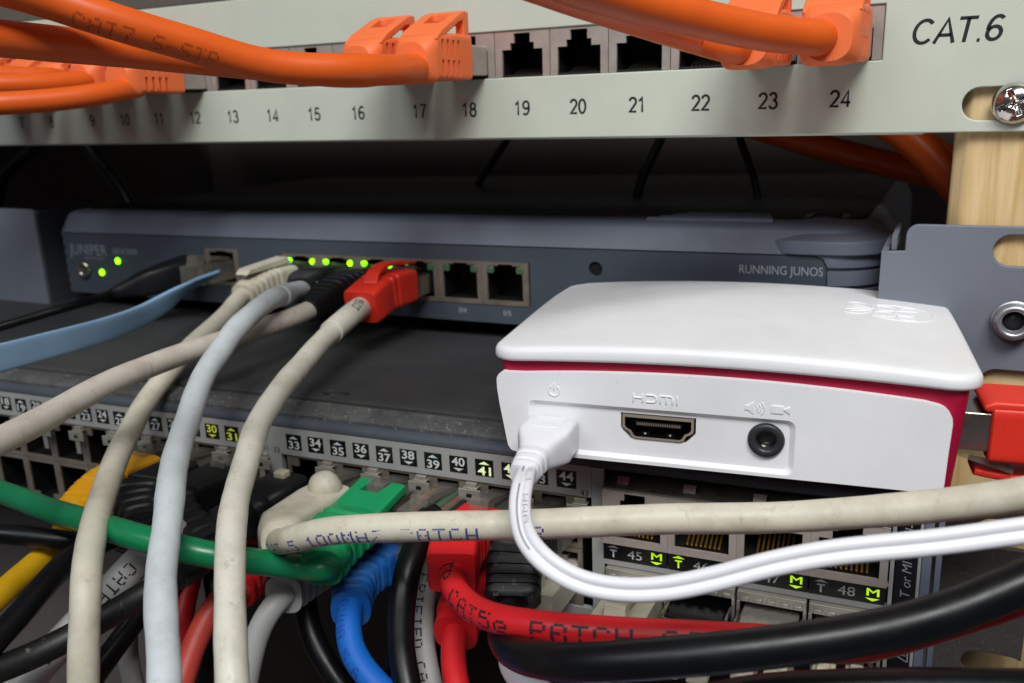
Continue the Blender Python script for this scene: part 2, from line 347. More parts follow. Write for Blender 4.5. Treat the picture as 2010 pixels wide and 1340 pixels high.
def tube(mb, path, r, seg=20, mi=0, wob=0.0, seed=0):
    fr = frames(path, PRINT_UP); rnd = random.Random(seed); ph = [rnd.random() * 6 for _ in range(4)]
    rings = []; s = 0
    for i, (p, (t, n, b)) in enumerate(zip(path, fr)):
        if i: s += (p - path[i-1]).length
        rr = r * (1 + wob * (math.sin(s * .21 + ph[0]) * .5 + math.sin(s * .47 + ph[1]) * .35 + math.sin(s * 1.1 + ph[2]) * .2))
        off = n * (wob * 3.0 * math.sin(s * .16 + ph[3])) + b * (wob * 3.0 * math.sin(s * .19 + ph[1]))
        rings.append([p + off + (n * math.cos(a) + b * math.sin(a)) * rr for a in [2*math.pi*k/seg for k in range(seg)]])
    mb.loft(rings, mi)
    return rings
def dots(mb, path, r, txt, h, s0, ang, flip=False, mi=0, gap=0.0, aspect=0.62, lift=0.05, seedn=1):
    """dot-matrix print wrapped on a jacket: starts s0 mm along, centred ang degrees round from the room side"""
    fr = frames(path, PRINT_UP, False); cum = [0]
    for i in range(1, len(path)): cum.append(cum[-1] + (path[i] - path[i-1]).length)
    def at(s, y):
        if s <= 0 or s >= cum[-1]: return None
        i = max(j for j in range(len(cum)) if cum[j] <= s); i = min(i, len(path) - 2)
        k = (s - cum[i]) / max(1e-6, cum[i+1] - cum[i])
        p = path[i].lerp(path[i+1], k); n = fr[i][1].lerp(fr[i+1][1], k); b = fr[i][2].lerp(fr[i+1][2], k)
        a = math.radians(ang) + y / r
        return p + (n * math.cos(a) + b * math.sin(a)) * (r + lift)
    px = h / 7; pw = px * aspect / 0.62; s = s0; rnd = random.Random(seedn)
    for ch in txt:
        g = FONT.get(ch, FONT[' '])
        for row in range(7):
            bits = int(g[row*2:row*2+2], 16)
            for col in range(5):
                if bits >> (4 - col) & 1:
                    if rnd.random() < 0.03: continue
                    a0 = s + col * pw + gap*pw/2; a1 = s + (col + 1) * pw - gap*pw/2
                    y0 = (3.5 - row) * px - gap*px/2; y1 = (2.5 - row) * px + gap*px/2
                    if flip: a0, a1, y0, y1 = (2*s0 - a0), (2*s0 - a1), -y0, -y1
                    sg = -1
                    q = [at(a0, sg*y0), at(a1, sg*y0), at(a1, sg*y1), at(a0, sg*y1)]
                    if None not in q: mb.add(q, [(0, 1, 2, 3)], mi)
        s += 6.4 * pw
def superring(p, ax, ay, w, h, e=4.0, n=28):
    out = []
    for k in range(n):
        a = 2*math.pi*(k + .5)/n; ca, sa = math.cos(a), math.sin(a)
        x = math.copysign(abs(ca) ** (2/e), ca) * w/2; y = math.copysign(abs(sa) ** (2/e), sa) * h/2
        out.append(p + ax * x + ay * y)
    return out
def boot_mesh(mb, path, secs, mi=0):
    """loft of sections (fraction along the path, width, height, squareness)"""
    cum = [0]
    for i in range(1, len(path)): cum.append(cum[-1] + (path[i] - path[i-1]).length)
    fr = frames(path); rings = []
    for f_, w, h, e in secs:
        s = f_ * cum[-1]; i = max(j for j in range(len(cum)) if cum[j] <= s + 1e-6); i = min(i, len(path) - 2)
        k = (s - cum[i]) / max(1e-6, cum[i+1] - cum[i]); p = path[i].lerp(path[i+1], k)
        t, n, b = fr[min(i + (k > .5), len(path)-1)]
        rings.append(superring(p, b, n, w, h, e))
    mb.loft(rings, mi)
def ribbed(n=5, w0=11.6, h0=9.4, w1=8.2, h1=8.2, e0=7, e1=2.4, f0=0.0, f1=1.0, depth=0.9, body=0.35):
    """a plain front block, then ribs tapering to the cable"""
    secs = [(f0, w0, h0, e0), (f0 + (f1 - f0) * body, w0, h0, e0)]
    for k in range(n):
        a = f0 + (f1 - f0) * (body + (1 - body) * k / n); b = f0 + (f1 - f0) * (body + (1 - body) * (k + 1) / n); q = (k + .5) / n
        w = w0 + (w1 - w0) * q; h = h0 + (h1 - h0) * q; e = e0 + (e1 - e0) * q; d = b - a
        secs += [(a + d*.08, w - depth, h - depth, e), (a + d*.34, w - depth, h - depth, e), (a + d*.42, w, h, e), (a + d*.98, w - .1, h - .1, e)]
    return secs
def plug_mesh(mb, M4, length=12, up=1, clear_mi=0, gold_mi=1):
    """RJ45 plug: mouth at origin, -y outwards; body, latch lever and contacts"""
    st = len(mb.v)
    mb.box(-5.8, 5.8, -length, 6, -3.9*1, 2.6, clear_mi)
    mb.prism([(-length, 2.6), (-length + 1, 6.2), (-length + 2, 6.6), (4, 3.6), (4, 2.6), (-length + 4, 4.6), (-length+4, 2.6)], -2.4, 2.4, 'x', clear_mi)
    for k in range(8): mb.box(-3.9 + k * 1.02 - 0.2 + .5, -3.9 + k * 1.02 + .2 + .5, 0.5, 5.5, -4.1, -3.5, gold_mi)
    for i in range(st, len(mb.v)):
        x, y, z = mb.v[i]; mb.v[i] = tuple(M4 @ Vector((x, y, z * up)))
# centrelines: jacket diameter and the points it runs through, in mm
CABLES = {
    'orange18': (7.2, [(97.3, -31.0, 18.4), (97.7, -43.4, 17.7), (95.6, -53.0, 17.6), (83.7, -69.1, 18.6), (74.7, -85.2, 23.4), (67.8, -96.6, 27.2), (61.9, -103.4, 30.3), (57.7, -111.1, 32.7), (54.1, -122.5, 34.9), (42.2, -160.0, 40.2), (25.8, -211.5, 38.3), (9.4, -263.0, 24.4)]),
    'orange17': (7.2, [(83.1, -31.0, 17.9), (80.7, -42.7, 18.0), (69.8, -59.1, 19.8), (62.4, -73.7, 21.4), (59.0, -85.5, 22.3), (55.0, -97.4, 23.1), (53.0, -109.5, 23.8), (50.9, -122.6, 24.3), (44.6, -162.1, 23.9), (36.0, -216.4, 14.0), (27.5, -270.6, -7.8)]),
    'orange24': (7.2, [(193.8, -31.0, 20.1), (189.9, -35.0, 20.5), (183.9, -43.4, 21.3), (173.7, -56.3, 23.7), (165.5, -67.5, 25.9), (159.9, -77.8, 27.9), (152.1, -91.2, 31.5), (132.6, -124.9, 38.6), (105.7, -171.2, 39.0), (78.8, -217.6, 27.5)]),
    'orange23': (7.2, [(176.9, -31.0, 19.3), (170.0, -29.9, 21.4), (164.8, -39.0, 23.4), (160.4, -52.4, 25.3), (155.1, -65.9, 27.7), (147.4, -81.8, 31.1), (130.1, -117.0, 36.7), (106.3, -165.5, 35.0), (82.5, -214.0, 21.4)]),
    'orange12': (6.4, [(-6.9, -31.0, 16.7), (-8.7, -40.1, 15.3), (-13.9, -51.3, 14.0), (-19.5, -61.5, 13.4), (-29.4, -72.4, 13.3), (-56.1, -102.2, 11.1), (-92.8, -143.1, -1.1), (-129.6, -184.0, -25.4)]),
    'orange11': (6.4, [(-23.2, -31.0, 19.9), (-25.9, -41.4, 19.1), (-31.0, -52.5, 19.0), (-40.3, -64.4, 20.0), (-65.1, -95.7, 20.7), (-99.1, -138.8, 12.5), (-133.1, -181.8, -7.8)]),
    'orange10': (6.4, [(-38.0, -31.0, 21.6), (-41.5, -39.7, 21.9), (-46.8, -50.7, 22.5), (-64.3, -86.7, 22.4), (-88.2, -136.1, 13.0), (-112.2, -185.6, -8.4)]),
    'orange9': (6.4, [(-57.4, -31.0, 22.7), (-59.9, -42.2, 22.9), (-61.4, -50.8, 23.1), (-68.2, -90.2, 21.9), (-77.6, -144.4, 11.0), (-87.0, -198.6, -11.9)]),
    'beige0': (5.9, [(11.9, -8.0, -49.5), (17.8, -24.7, -53.4), (19.8, -36.3, -56.5), (21.1, -44.3, -59.0), (23.1, -53.5, -62.5), (25.8, -66.0, -68.7), (31.8, -76.8, -72.0), (40.2, -86.7, -71.9), (49.8, -99.0, -74.1), (59.0, -109.6, -75.5), (66.4, -117.9, -78.5), (71.7, -123.3, -80.3), (74.5, -126.9, -85.6), (75.5, -129.1, -92.0), (76.2, -130.9, -99.2), (76.8, -132.7, -106.5), (80.3, -142.3, -147.1), (85.2, -155.5, -212.3), (90.0, -168.7, -289.5)]),
    'grey1': (5.9, [(33.1, -4.0, -47.5), (38.1, -18.1, -45.8), (44.7, -33.4, -44.3), (50.2, -47.1, -45.1), (53.2, -57.6, -47.5), (55.4, -64.9, -50.4), (56.2, -71.3, -54.2), (58.7, -78.0, -58.5), (63.1, -85.7, -62.1), (69.8, -94.1, -62.9), (77.7, -104.5, -66.0), (85.1, -114.2, -72.4), (90.2, -120.4, -76.0), (95.3, -125.9, -79.5), (101.0, -131.7, -83.8), (105.7, -136.3, -86.5), (109.8, -140.8, -91.1), (131.2, -164.2, -117.5), (160.7, -196.3, -163.0), (190.1, -228.5, -220.5)]),
    'pink2': (5.9, [(44.6, -14.0, -50.7), (43.4, -25.1, -51.9), (42.1, -39.1, -52.2), (42.0, -53.2, -52.4), (41.9, -66.0, -52.4), (42.8, -78.5, -52.4), (44.5, -90.8, -52.7), (46.2, -102.1, -53.7), (47.7, -112.3, -54.7), (49.1, -121.5, -55.3), (50.4, -131.1, -56.0), (55.8, -170.6, -60.7), (63.1, -225.0, -76.5), (70.5, -279.3, -104.2)]),
    'white3': (5.9, [(61.2, -10.0, -49.6), (64.8, -20.7, -49.5), (67.0, -33.8, -51.7), (70.0, -44.7, -53.5), (71.9, -53.7, -55.6), (74.2, -63.1, -57.3), (76.6, -72.4, -60.5), (79.1, -79.4, -63.0), (82.8, -86.2, -65.0), (86.7, -94.1, -68.7), (91.5, -101.1, -70.2), (97.0, -108.4, -72.8), (101.9, -114.7, -76.4), (106.3, -120.0, -80.2), (110.6, -124.8, -83.7), (114.5, -129.2, -88.6), (117.5, -132.9, -94.4), (133.1, -152.3, -127.7), (154.6, -179.1, -182.6), (176.1, -205.9, -249.6)]),
    'blueflat': (7.5, [(-17.4, 8.0, -47.6), (-11.3, -8.6, -47.7), (-3.9, -21.2, -47.8), (-0.7, -39.2, -50.6), (3.5, -56.2, -50.8), (5.4, -69.5, -50.4), (5.5, -80.5, -50.3), (5.0, -90.2, -50.3), (3.7, -100.1, -50.4), (-1.3, -139.8, -52.9), (-8.2, -194.3, -65.5), (-15.1, -248.9, -90.2)]),
    'blackthin': (2.6, [(-53.2, -8.0, -53.6), (-44.6, -22.5, -52.5), (-41.8, -32.8, -52.0), (-45.4, -43.7, -53.5), (-49.2, -53.8, -55.0), (-53.2, -63.2, -56.6), (-68.8, -99.5, -64.8), (-90.3, -149.4, -85.3), (-111.8, -199.3, -117.9)]),
    'green': (5.71, [(107.0, -92.7, -86.7), (100.1, -91.9, -88.2), (94.8, -97.0, -85.8), (90.9, -103.2, -82.5), (85.3, -107.3, -80.1), (70.2, -109.9, -78.1), (53.3, -107.6, -79.2), (31.6, -103.0, -81.8), (6.8, -97.8, -83.9), (-17.3, -94.5, -84.4), (-56.9, -89.2, -87.0), (-111.4, -81.9, -100.0), (-165.9, -74.7, -124.9)]),
    'beigebig': (5.71, [(94.1, -92.2, -82.8), (103.6, -97.8, -77.8), (115.5, -100.3, -72.6), (131.2, -98.2, -69.6), (151.2, -92.0, -68.2), (167.1, -86.3, -67.0), (178.9, -82.1, -66.2), (200.0, -75.1, -64.9), (214.7, -73.7, -61.6), (228.2, -73.0, -57.7), (235.6, -73.2, -55.0), (243.2, -72.0, -52.4), (280.6, -66.0, -41.7), (332.1, -57.8, -36.2), (383.6, -49.6, -42.7)]),
    'yellow': (5.9, [(27.7, -93.7, -88.2), (26.2, -95.5, -92.9), (27.9, -101.1, -94.8), (29.3, -107.3, -95.8), (30.0, -112.2, -96.8), (31.8, -117.4, -97.3), (32.7, -125.7, -99.8), (36.6, -163.8, -113.3), (42.0, -216.2, -141.1), (47.5, -268.6, -180.8)]),
    'black1': (4.95, [(39.9, -90.5, -90.4), (40.0, -96.9, -91.8), (37.3, -101.6, -90.1), (30.3, -105.6, -88.4), (22.5, -109.2, -87.4), (15.9, -112.2, -86.4), (-20.3, -128.5, -82.8), (-69.9, -150.8, -87.2), (-119.6, -173.2, -103.5)]),
    'black2': (5.33, [(54.3, -93.2, -86.6), (52.9, -99.4, -86.4), (52.0, -105.7, -85.9), (52.4, -112.6, -85.8), (54.3, -120.0, -87.1), (56.2, -128.4, -89.9), (57.5, -137.4, -92.8), (62.6, -175.1, -107.3), (69.6, -226.9, -136.4), (76.7, -278.7, -177.5)]),
    'black3': (5.52, [(75.0, -92.2, -88.0), (76.8, -98.0, -88.6), (77.8, -103.5, -88.3), (76.7, -108.3, -88.5), (74.2, -112.0, -89.7), (66.8, -119.3, -94.5), (62.8, -125.2, -96.6), (60.6, -130.6, -97.2), (59.1, -136.2, -96.9), (57.1, -143.0, -96.2), (45.9, -181.2, -94.4), (30.5, -233.7, -101.1), (15.1, -286.3, -119.8)]),
    'catego': (7.24, [(64.7, -96.5, -85.4), (62.3, -100.8, -88.4), (60.0, -105.1, -91.8), (57.4, -109.8, -96.0), (54.1, -115.4, -101.0), (50.9, -121.6, -106.4), (48.1, -127.9, -112.0), (35.6, -156.3, -139.2), (18.4, -195.4, -185.9), (1.2, -234.5, -244.6)]),
    'redA': (5.14, [(62.6, -87.2, -95.0), (64.2, -91.7, -99.9), (65.3, -95.2, -104.5), (66.6, -98.5, -110.5), (68.1, -102.6, -120.5), (69.2, -105.4, -127.2), (75.3, -120.6, -165.7), (83.8, -141.4, -227.9), (92.2, -162.2, -302.1)]),
    'redB': (5.43, [(79.0, -89.4, -100.4), (77.5, -94.1, -99.6), (77.1, -98.0, -101.2), (76.9, -101.8, -104.5), (77.2, -105.9, -108.4), (78.1, -109.9, -112.7), (78.8, -114.4, -117.8), (83.2, -140.4, -149.8), (89.2, -176.3, -203.1), (95.2, -212.1, -268.4)]),
    'greylow': (5.33, [(91.4, -88.1, -98.2), (90.7, -92.8, -99.8), (90.1, -96.4, -102.7), (89.7, -99.5, -107.7), (89.6, -102.5, -114.2), (89.7, -105.5, -120.7), (90.0, -122.1, -159.0), (90.5, -145.1, -221.0), (91.0, -168.0, -295.0)]),
    'blue': (5.71, [(107.6, -85.8, -99.0), (109.8, -90.2, -100.9), (112.6, -93.5, -103.7), (116.4, -95.6, -106.1), (122.1, -97.2, -108.8), (129.7, -98.4, -111.8), (166.4, -104.6, -128.3), (217.0, -113.0, -160.3), (267.5, -121.5, -204.2)]),
    'black4': (5.9, [(118.2, -71.8, -84.1), (120.1, -77.4, -86.5), (120.8, -81.5, -88.7), (121.5, -84.8, -91.8), (122.7, -88.7, -97.9), (124.8, -92.0, -104.0), (127.5, -94.7, -108.3), (131.2, -98.0, -112.9), (153.0, -117.9, -141.8), (183.1, -145.3, -190.9), (213.2, -172.6, -251.9)]),
    'whitetext': (4.95, [(120.9, -67.2, -88.0), (120.9, -71.9, -93.6), (121.0, -75.8, -98.7), (122.0, -79.0, -103.8), (123.9, -81.9, -109.3), (126.8, -84.4, -115.4), (130.1, -86.7, -121.3), (148.4, -99.7, -156.4), (173.6, -117.5, -213.9), (198.7, -135.4, -283.4)]),
    'red5e': (5.52, [(132.5, -82.9, -86.1), (134.7, -86.6, -86.6), (138.3, -90.8, -86.2), (144.7, -95.4, -85.7), (152.5, -99.2, -83.8), (162.2, -100.5, -82.1), (172.1, -99.7, -81.0), (179.8, -98.4, -80.3), (190.9, -94.8, -80.2), (202.8, -90.4, -80.7), (213.0, -86.6, -81.0), (222.0, -82.5, -78.4), (229.3, -79.1, -75.5), (237.3, -75.0, -72.4), (243.8, -71.3, -69.8), (276.8, -52.6, -59.1), (322.2, -26.9, -53.6), (367.6, -1.2, -60.1)]),
    'red2': (5.33, [(132.4, -81.8, -101.0), (133.4, -85.2, -102.8), (135.2, -88.4, -104.7), (137.9, -92.1, -107.0), (141.6, -96.5, -110.6), (163.4, -122.5, -133.8), (193.5, -158.1, -175.1), (223.5, -193.8, -228.3)]),
    'blackbig': (6.38, [(145.5, -79.4, -92.3), (147.1, -86.5, -91.9), (151.2, -95.7, -90.2), (159.6, -105.1, -85.7), (171.4, -111.1, -80.1), (187.4, -110.5, -75.1), (202.6, -106.1, -71.9), (217.0, -99.5, -69.2), (226.4, -94.4, -66.5), (235.5, -88.7, -62.7), (241.4, -85.0, -60.1), (273.4, -65.2, -48.5), (317.2, -38.0, -41.6), (361.1, -10.7, -46.8)]),
    'blacklow': (6.38, [(192.5, -107.6, -84.3), (201.0, -102.9, -82.8), (209.7, -98.5, -82.5), (219.0, -93.9, -82.5), (229.9, -88.6, -82.8), (240.8, -83.4, -83.3), (245.9, -80.9, -83.7), (281.9, -63.7, -87.9), (331.5, -40.1, -102.9), (381.0, -16.4, -129.9)]),
    'whitelow': (5.33, [(146.0, -83.5, -103.5), (148.8, -86.9, -104.0), (153.1, -89.9, -103.7), (159.1, -92.2, -103.8), (165.2, -94.2, -104.8), (202.8, -106.1, -113.5), (254.5, -122.6, -134.6), (306.2, -139.1, -167.6)]),
    'usb': (4.0, [(153.7, -88.2, -57.6), (155.6, -94.6, -57.5), (157.6, -100.3, -58.7), (160.2, -105.1, -60.4), (163.4, -108.8, -61.6), (167.4, -110.6, -63.3), (172.7, -110.7, -65.2), (178.8, -110.0, -65.6), (185.8, -108.5, -64.7), (193.1, -106.4, -62.5), (200.2, -104.0, -59.9), (206.4, -101.8, -58.1), (211.3, -100.4, -56.9), (223.0, -96.0, -55.2), (234.3, -91.7, -53.1), (240.0, -89.9, -51.9), (277.3, -78.1, -45.8), (328.7, -61.8, -46.6), (380.0, -45.5, -59.5)]),
    'lowa': (5.33, [(58.4, -90.1, -97.9), (57.5, -97.2, -102.6), (54.8, -105.0, -109.7), (52.8, -111.5, -115.6), (51.4, -118.3, -122.3), (45.3, -146.6, -151.9), (36.9, -185.4, -201.9), (28.5, -224.3, -263.9)]),
    'lowb': (4.76, [(48.7, -88.5, -98.7), (47.9, -95.3, -107.3), (49.4, -100.1, -116.9), (53.1, -102.8, -124.8), (57.3, -104.9, -131.4), (78.0, -115.1, -166.0), (106.4, -129.2, -222.9), (134.9, -143.2, -291.9)]),
    'lowc': (5.33, [(66.9, -86.3, -99.4), (71.0, -90.5, -107.2), (70.9, -95.7, -116.6), (71.4, -98.7, -122.1), (72.8, -101.9, -128.6), (80.0, -119.1, -165.9), (90.0, -142.9, -226.5), (100.0, -166.6, -299.1)]),
    'lowd': (5.52, [(88.5, -78.8, -102.6), (92.0, -82.7, -110.6), (98.0, -85.0, -117.2), (105.6, -86.2, -123.9), (111.5, -87.0, -128.3), (143.3, -91.4, -154.1), (187.1, -97.6, -198.8), (230.9, -103.7, -255.6)]),
}

# ================================================================= setting: wall, rack post, added shade board
def sbox(name, x0, x1, y0, y1, z0, z1, mt):
    o = build(MB().box(x0, x1, y0, y1, z0, z1), name, mt); o['kind'] = 'structure'; return o
sbox('shade_board', -320, 330, 16, 255, 46.5, 60, M['wall'])  # board added above the gap, its depth set to keep it dark
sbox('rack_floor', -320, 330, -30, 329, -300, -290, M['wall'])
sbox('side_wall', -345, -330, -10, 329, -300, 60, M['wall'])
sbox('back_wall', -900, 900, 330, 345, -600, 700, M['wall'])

def wbuild(mb, name, mats, parent, **k):
    inv = parent.matrix_world.inverted()
    for i, p in enumerate(mb.v): mb.v[i] = tuple((inv @ (Vector(p) * S)) / S)
    return build(mb, name, mats, parent, **k)

post = build(MB().prism([(220.6, 14), (220.6, 5.5), (223.6, 2.2), (268, 2.2), (268, 62), (220.6, 62)], -260, 120, 'z'), 'wood_post', M['wood'])
tag(post, 'pale pine rack post that the panel and the slotted ear are screwed to', 'post')
bevel(post, 0.8)

# ================================================================= patch panel
PX24, PP, PG = 195.67, 16.621, 5.184
def portx(n): return PX24 - (24 - n) * PP - ((n <= 16) + (n <= 8)) * PG
panel = thing('patch_bay', 'light grey patch panel with numbered black sockets and CAT.6 print', 'patch panel')
plate = build(MB().prism(rrect(-241.3, 236.8, 0.0, 43.7, 2.6), 0.0, 1.6, 'y'), 'face_plate', M['panel'], panel)
for g in (1, 9, 17):
    cut(plate, MB().box(portx(g) - 8.35, portx(g + 7) + 8.35, -5, 8, 16.4, 28.6))
for sx in (-230.5, 229.6):
    for sz in (6.15, 37.5):
        cut(plate, MB().prism(rrect(sx - 8.2, sx + 6.0, sz - 3.55, sz + 3.55, 3.5), -5, 8, 'y'))
bevel(plate, 0.45)
fl = MB().prism([(0.0, 1.2), (0.25, 0.45), (1.0, 0.02), (12, 0.0), (12, 1.4), (1.7, 1.4), (1.7, 1.2)], -214, 214, 'x')
fl.prism([(1.7, 43.0), (12, 43.0), (12, 41.8), (1.7, 41.8)], -214, 214, 'x')
fl.v = [(x, y, z - 0.35 if z < 10 else z) for x, y, z in fl.v]
build(fl, 'edge_flange', M['panel'], panel)
ink = MB()
for n in range(1, 25):
    sans_on(ink, str(n), 3.85, portx(n), 6.25, -0.05, .15, 1.0)
sans_on(ink, 'CAT.6', 5.3, 209.8, 19.45, -0.05, .135, 1.10, 0.14, False)
build(ink, 'lettering', M['ink'], panel)
# one shielded socket, then 23 copies
def port_outline():
    L, R, B, T = -8.2, 8.2, 16.5, 28.5
    return [(L, B), (L, T), (R, T), (R, B), (6.1, B), (6.1, 23.7), (3.55, 23.7), (3.55, 25.4), (2.4, 25.4), (2.4, 27.9), (-2.4, 27.9), (-2.4, 25.4), (-3.55, 25.4), (-3.55, 23.7), (-6.1, 23.7), (-6.1, B)]
pm = MB().prism(port_outline(), 0.5, 1.3, 'y', 0)
pm.box(-6.4, 6.4, 1.3, 16, 28.2, 28.4, 1); pm.box(-6.4, 6.4, 1.3, 16, 15.4, 15.6, 1); pm.box(-6.5, -6.3, 1.3, 16, 15.4, 28.4, 1); pm.box(6.3, 6.5, 1.3, 16, 15.4, 28.4, 1); pm.box(-6.5, 6.5, 15.8, 16, 15.4, 28.4, 1)
pm.box(-6.1, 6.1, 0.7, 1.3, 16.5, 17.1, 1)
port0 = build(pm, 'port', [M['nickel'], M['socket']], panel)
cm = MB()
for k in range(8): cm.prism([(3, 17.0), (14, 20.2), (14, 20.6), (3, 17.5)], -3.7 + k * 1.02, -3.25 + k * 1.02, 'x')
con0 = build(cm, 'contacts', M['dimcontact'], port0)
port0.location.x = portx(1) * S
for n in range(2, 25):
    p = port0.copy(); C.objects.link(p); p.parent = panel; p.location.x = portx(n) * S
    c = con0.copy(); C.objects.link(c); c.parent = p

def pan_screw(name, label, loc, r, recess):
    t = thing(name, label, 'screw', loc, (math.radians(90), math.radians(-24), 0))
    if recess == 'cross':
        h = MB().lathe([(r, 0), (r * 1.0, 0.5), (r * .93, 1.3), (r * .78, 2.1), (r * .55, 2.7), (r * .28, 3.0), (0.01, 3.05)], 40)
        o = build(h, 'screw_head', M['chrome'], t)
        for a in (0, 90):
            c, s_ = math.cos(math.radians(a)), math.sin(math.radians(a))
            poly = [(2.6, -.55), (2.6, .55), (-2.6, .55), (-2.6, -.55)]
            cut(o, MB().prism([(x*c - y*s_, x*s_ + y*c) for x, y in poly], 1.5, 6, 'z'))
        cut(o, MB().lathe([(0.2, 0.9), (1.35, 3.5)], 16))
        for p in o.data.polygons: p.use_smooth = True
        w = o.modifiers.new('wn', 'WEIGHTED_NORMAL'); w.keep_sharp = True
        build(MB().lathe([(2.4, -22), (2.4, 0)], 20), 'shank', M['chrome'], t)
    else:
        M4z = M['zinc']; wsh = MB().lathe([(r * 1.02, 0), (r * 1.02, .7), (r * .9, .9), (0.01, .9)], 36)
        build(wsh, 'washer', M4z, t)
        h = MB().lathe([(r * .92, .9), (r * .9, 2.4), (r * .82, 3.0), (r * .72, 3.25), (r * .62, 3.15), (r * .54, 2.6), (r * .5, .9), (0.01, .6)], 36)
        build(h, 'screw_head', M4z, t)
        build(MB().lathe([(r * .49, .95), (r * .49, 1.0), (0.01, 1.02)], 24), 'recess_shade', M['ring'], t)  # dark disc paints the shade down in the bolt's hole
    return t
pan_screw('panel_screw', 'shiny cross head screw in the slotted hole of the numbered panel', (231.6, 0.0, 6.1), 4.5, 'cross')

# ================================================================= blue grey gateway box
gw = thing('gateway_box', 'slate grey network gateway with lit green lights and RUNNING JUNOS print', 'network device', (-0.5, 22, 0), (0, -0.0125, 0))
def plan_rings(x0, x1, y0, y1, r, levels):
    return [[(x, y, z) for x, y in rrect(x0 + i, x1 - i, y0 + i, y1 - i, max(.6, r - i * .4), 8)] for z, i in levels]
shell = build(MB().loft(plan_rings(-123.5, 207, 0, 185, 14, [(-61, 0.4), (-60.5, 0), (-35.6, 0), (-34.9, .3), (-29.2, 2.6), (-28.0, 3.6), (-27.2, 5.4), (-26.9, 8), (-26.6, 30)])), 'shell', M['slate'], gw)
cut(shell, MB().prism([(-114.5, -62), (-114.5, -35.3), (189.0, -35.3), (191.6, -36.3), (192.8, -38.8), (192.8, -62)], -3, 1.3, 'y'))
cut(shell, MB().box(3.3, 103.2, -2, 14, -54.9, -40.6)); cut(shell, MB().box(-34.6, -17.8, -2, 14, -53.9, -40.2))
def corner_band(cx, cy, sx, z0, z1):
    a = [math.radians(-100 + 100 * k / 8) for k in range(9)]
    o_ = [(cx + sx * 18 * math.cos(t), cy + 18 * math.sin(t)) for t in a] + [(cx + sx * 18, cy + 60)]
    i_ = [(cx + sx * 13.0 * math.cos(t), cy + 13.0 * math.sin(t)) for t in a] + [(cx + sx * 12.9, cy + 60)]
    return MB().prism(o_ + i_[::-1], z0, z1, 'z')
for z in (-38.6, -43.6, -48.6, -53.6):
    cut(shell, corner_band(193, 14, 1, z - 1.0, z))
for z in (-37.5, -41.5, -45.5, -49.5, -53.5, -57.5):
    cut(shell, corner_band(-107, 14, -1, z - 1.7, z))
bevel(shell, 0.35, 2, 30)
bump_ = build(MB().loft(plan_rings(172, 208.4, -1.0, 34, 14, [(-35.2, .3), (-34.9, 0), (-32.0, .05), (-31.4, .4), (-31.1, 1.2), (-29.2, 4.2), (-28.9, 5.2), (-27.4, 7.2), (-26.6, 9.5), (-26.2, 14)])), 'corner_bumper', M['slate'], gw)
bevel(bump_, 0.4)
rid = MB()
for k in range(4): rid.box(140 + k * 3, 177 - k, 5.5 + k * 4.0, 7.0 + k * 4.0, -28.0, -26.2 + k * .08)
build(rid, 'cover_ridges', M['slate'], gw, bevel=0.3)
top_shade = build(MB().loft([[(x, y, z) for x, y in rrect(-113, 201, 11, 180, 8, 6)] for z in (-26.9, -26.35)], smooth=False), 'top_cover', M['gwshade'], gw, bevel=.25)  # dark sheet paints the shade lying on the gateway's slate top
fp = MB().prism([(-114.1, -61), (-114.1, -35.7), (188.8, -35.7), (191.3, -36.6), (192.4, -39), (192.4, -61)], 0.35, 1.2, 'y')
fpo = build(fp, 'front_panel', M['slatepanel'], gw)
cut(fpo, MB().box(3.3, 103.2, -2, 5, -54.9, -40.6)); cut(fpo, MB().box(-34.6, -17.8, -2, 5, -53.4, -40.4))
cut(fpo, MB().prism(circ(125.4, -41.6, 2.25), -2, 5, 'y'))
bevel(fpo, 0.2)
build(MB().prism(circ(125.4, -41.6, 2.4), 1.25, 1.6, 'y'), 'locator_recess', M['socket'], gw)
gl = MB()
text_on(gl, 'RUNNING JUNOS', 2.55, 169.0, -41.0, 0.28, w=22.6, center=False)
text_on(gl, '0/4', 1.7, 78.0, -58.2, 0.28); text_on(gl, '0/5', 1.7, 94.6, -58.2, 0.28)
build(gl, 'lettering', M['printgrey'], gw)
gl2 = MB()
text_on(gl2, 'JUNIPER', 4.6, -111.5, -44.6, 0.28, w=22.5, center=False); text_on(gl2, 'NETWORKS', 1.0, -103, -46.4, 0.28, w=12, center=False); text_on(gl2, 'SRX300', 2.3, -85.5, -43.6, 0.28, w=14, center=False)
build(gl2, 'maker_mark', M['printdim'], gw)
Ry = Matrix.Rotation(math.radians(90), 4, 'X')
build(MB().lathe([(3.9, -0.2), (3.9, .6), (3.3, 1.4), (2.6, 1.6), (2.2, .8), (0.01, .7)], 28, 0, Matrix.Translation((-104, 0.3, -50.9)) @ Ry), 'power_button', M['steel'], gw)
for (x, z) in ((-83.2, -46.6), (-93.6, -51.8)):
    build(MB().lathe([(1.25, -.2), (1.25, .3), (.8, .6), (0.01, .65)], 18, 0, Matrix.Translation((x, 0.3, z)) @ Ry), 'status_light', M['led'], gw)
gb = MB().prism([(-8.25, -7.1), (-8.25, 7.1), (8.25, 7.1), (8.25, -7.1), (-8.25, -7.1), (-6.6, -5.6), (6.2, -5.6), (6.2, 3.2), (6.0, 3.2), (6.0, 5.9), (2.6, 5.9), (2.6, 6.4), (-2.6, 6.4), (-2.6, 5.9), (-6.4, 5.9), (-6.4, 3.2), (-6.6, 3.2), (-6.6, -5.6)], 0.1, 0.9, 'y', 0)
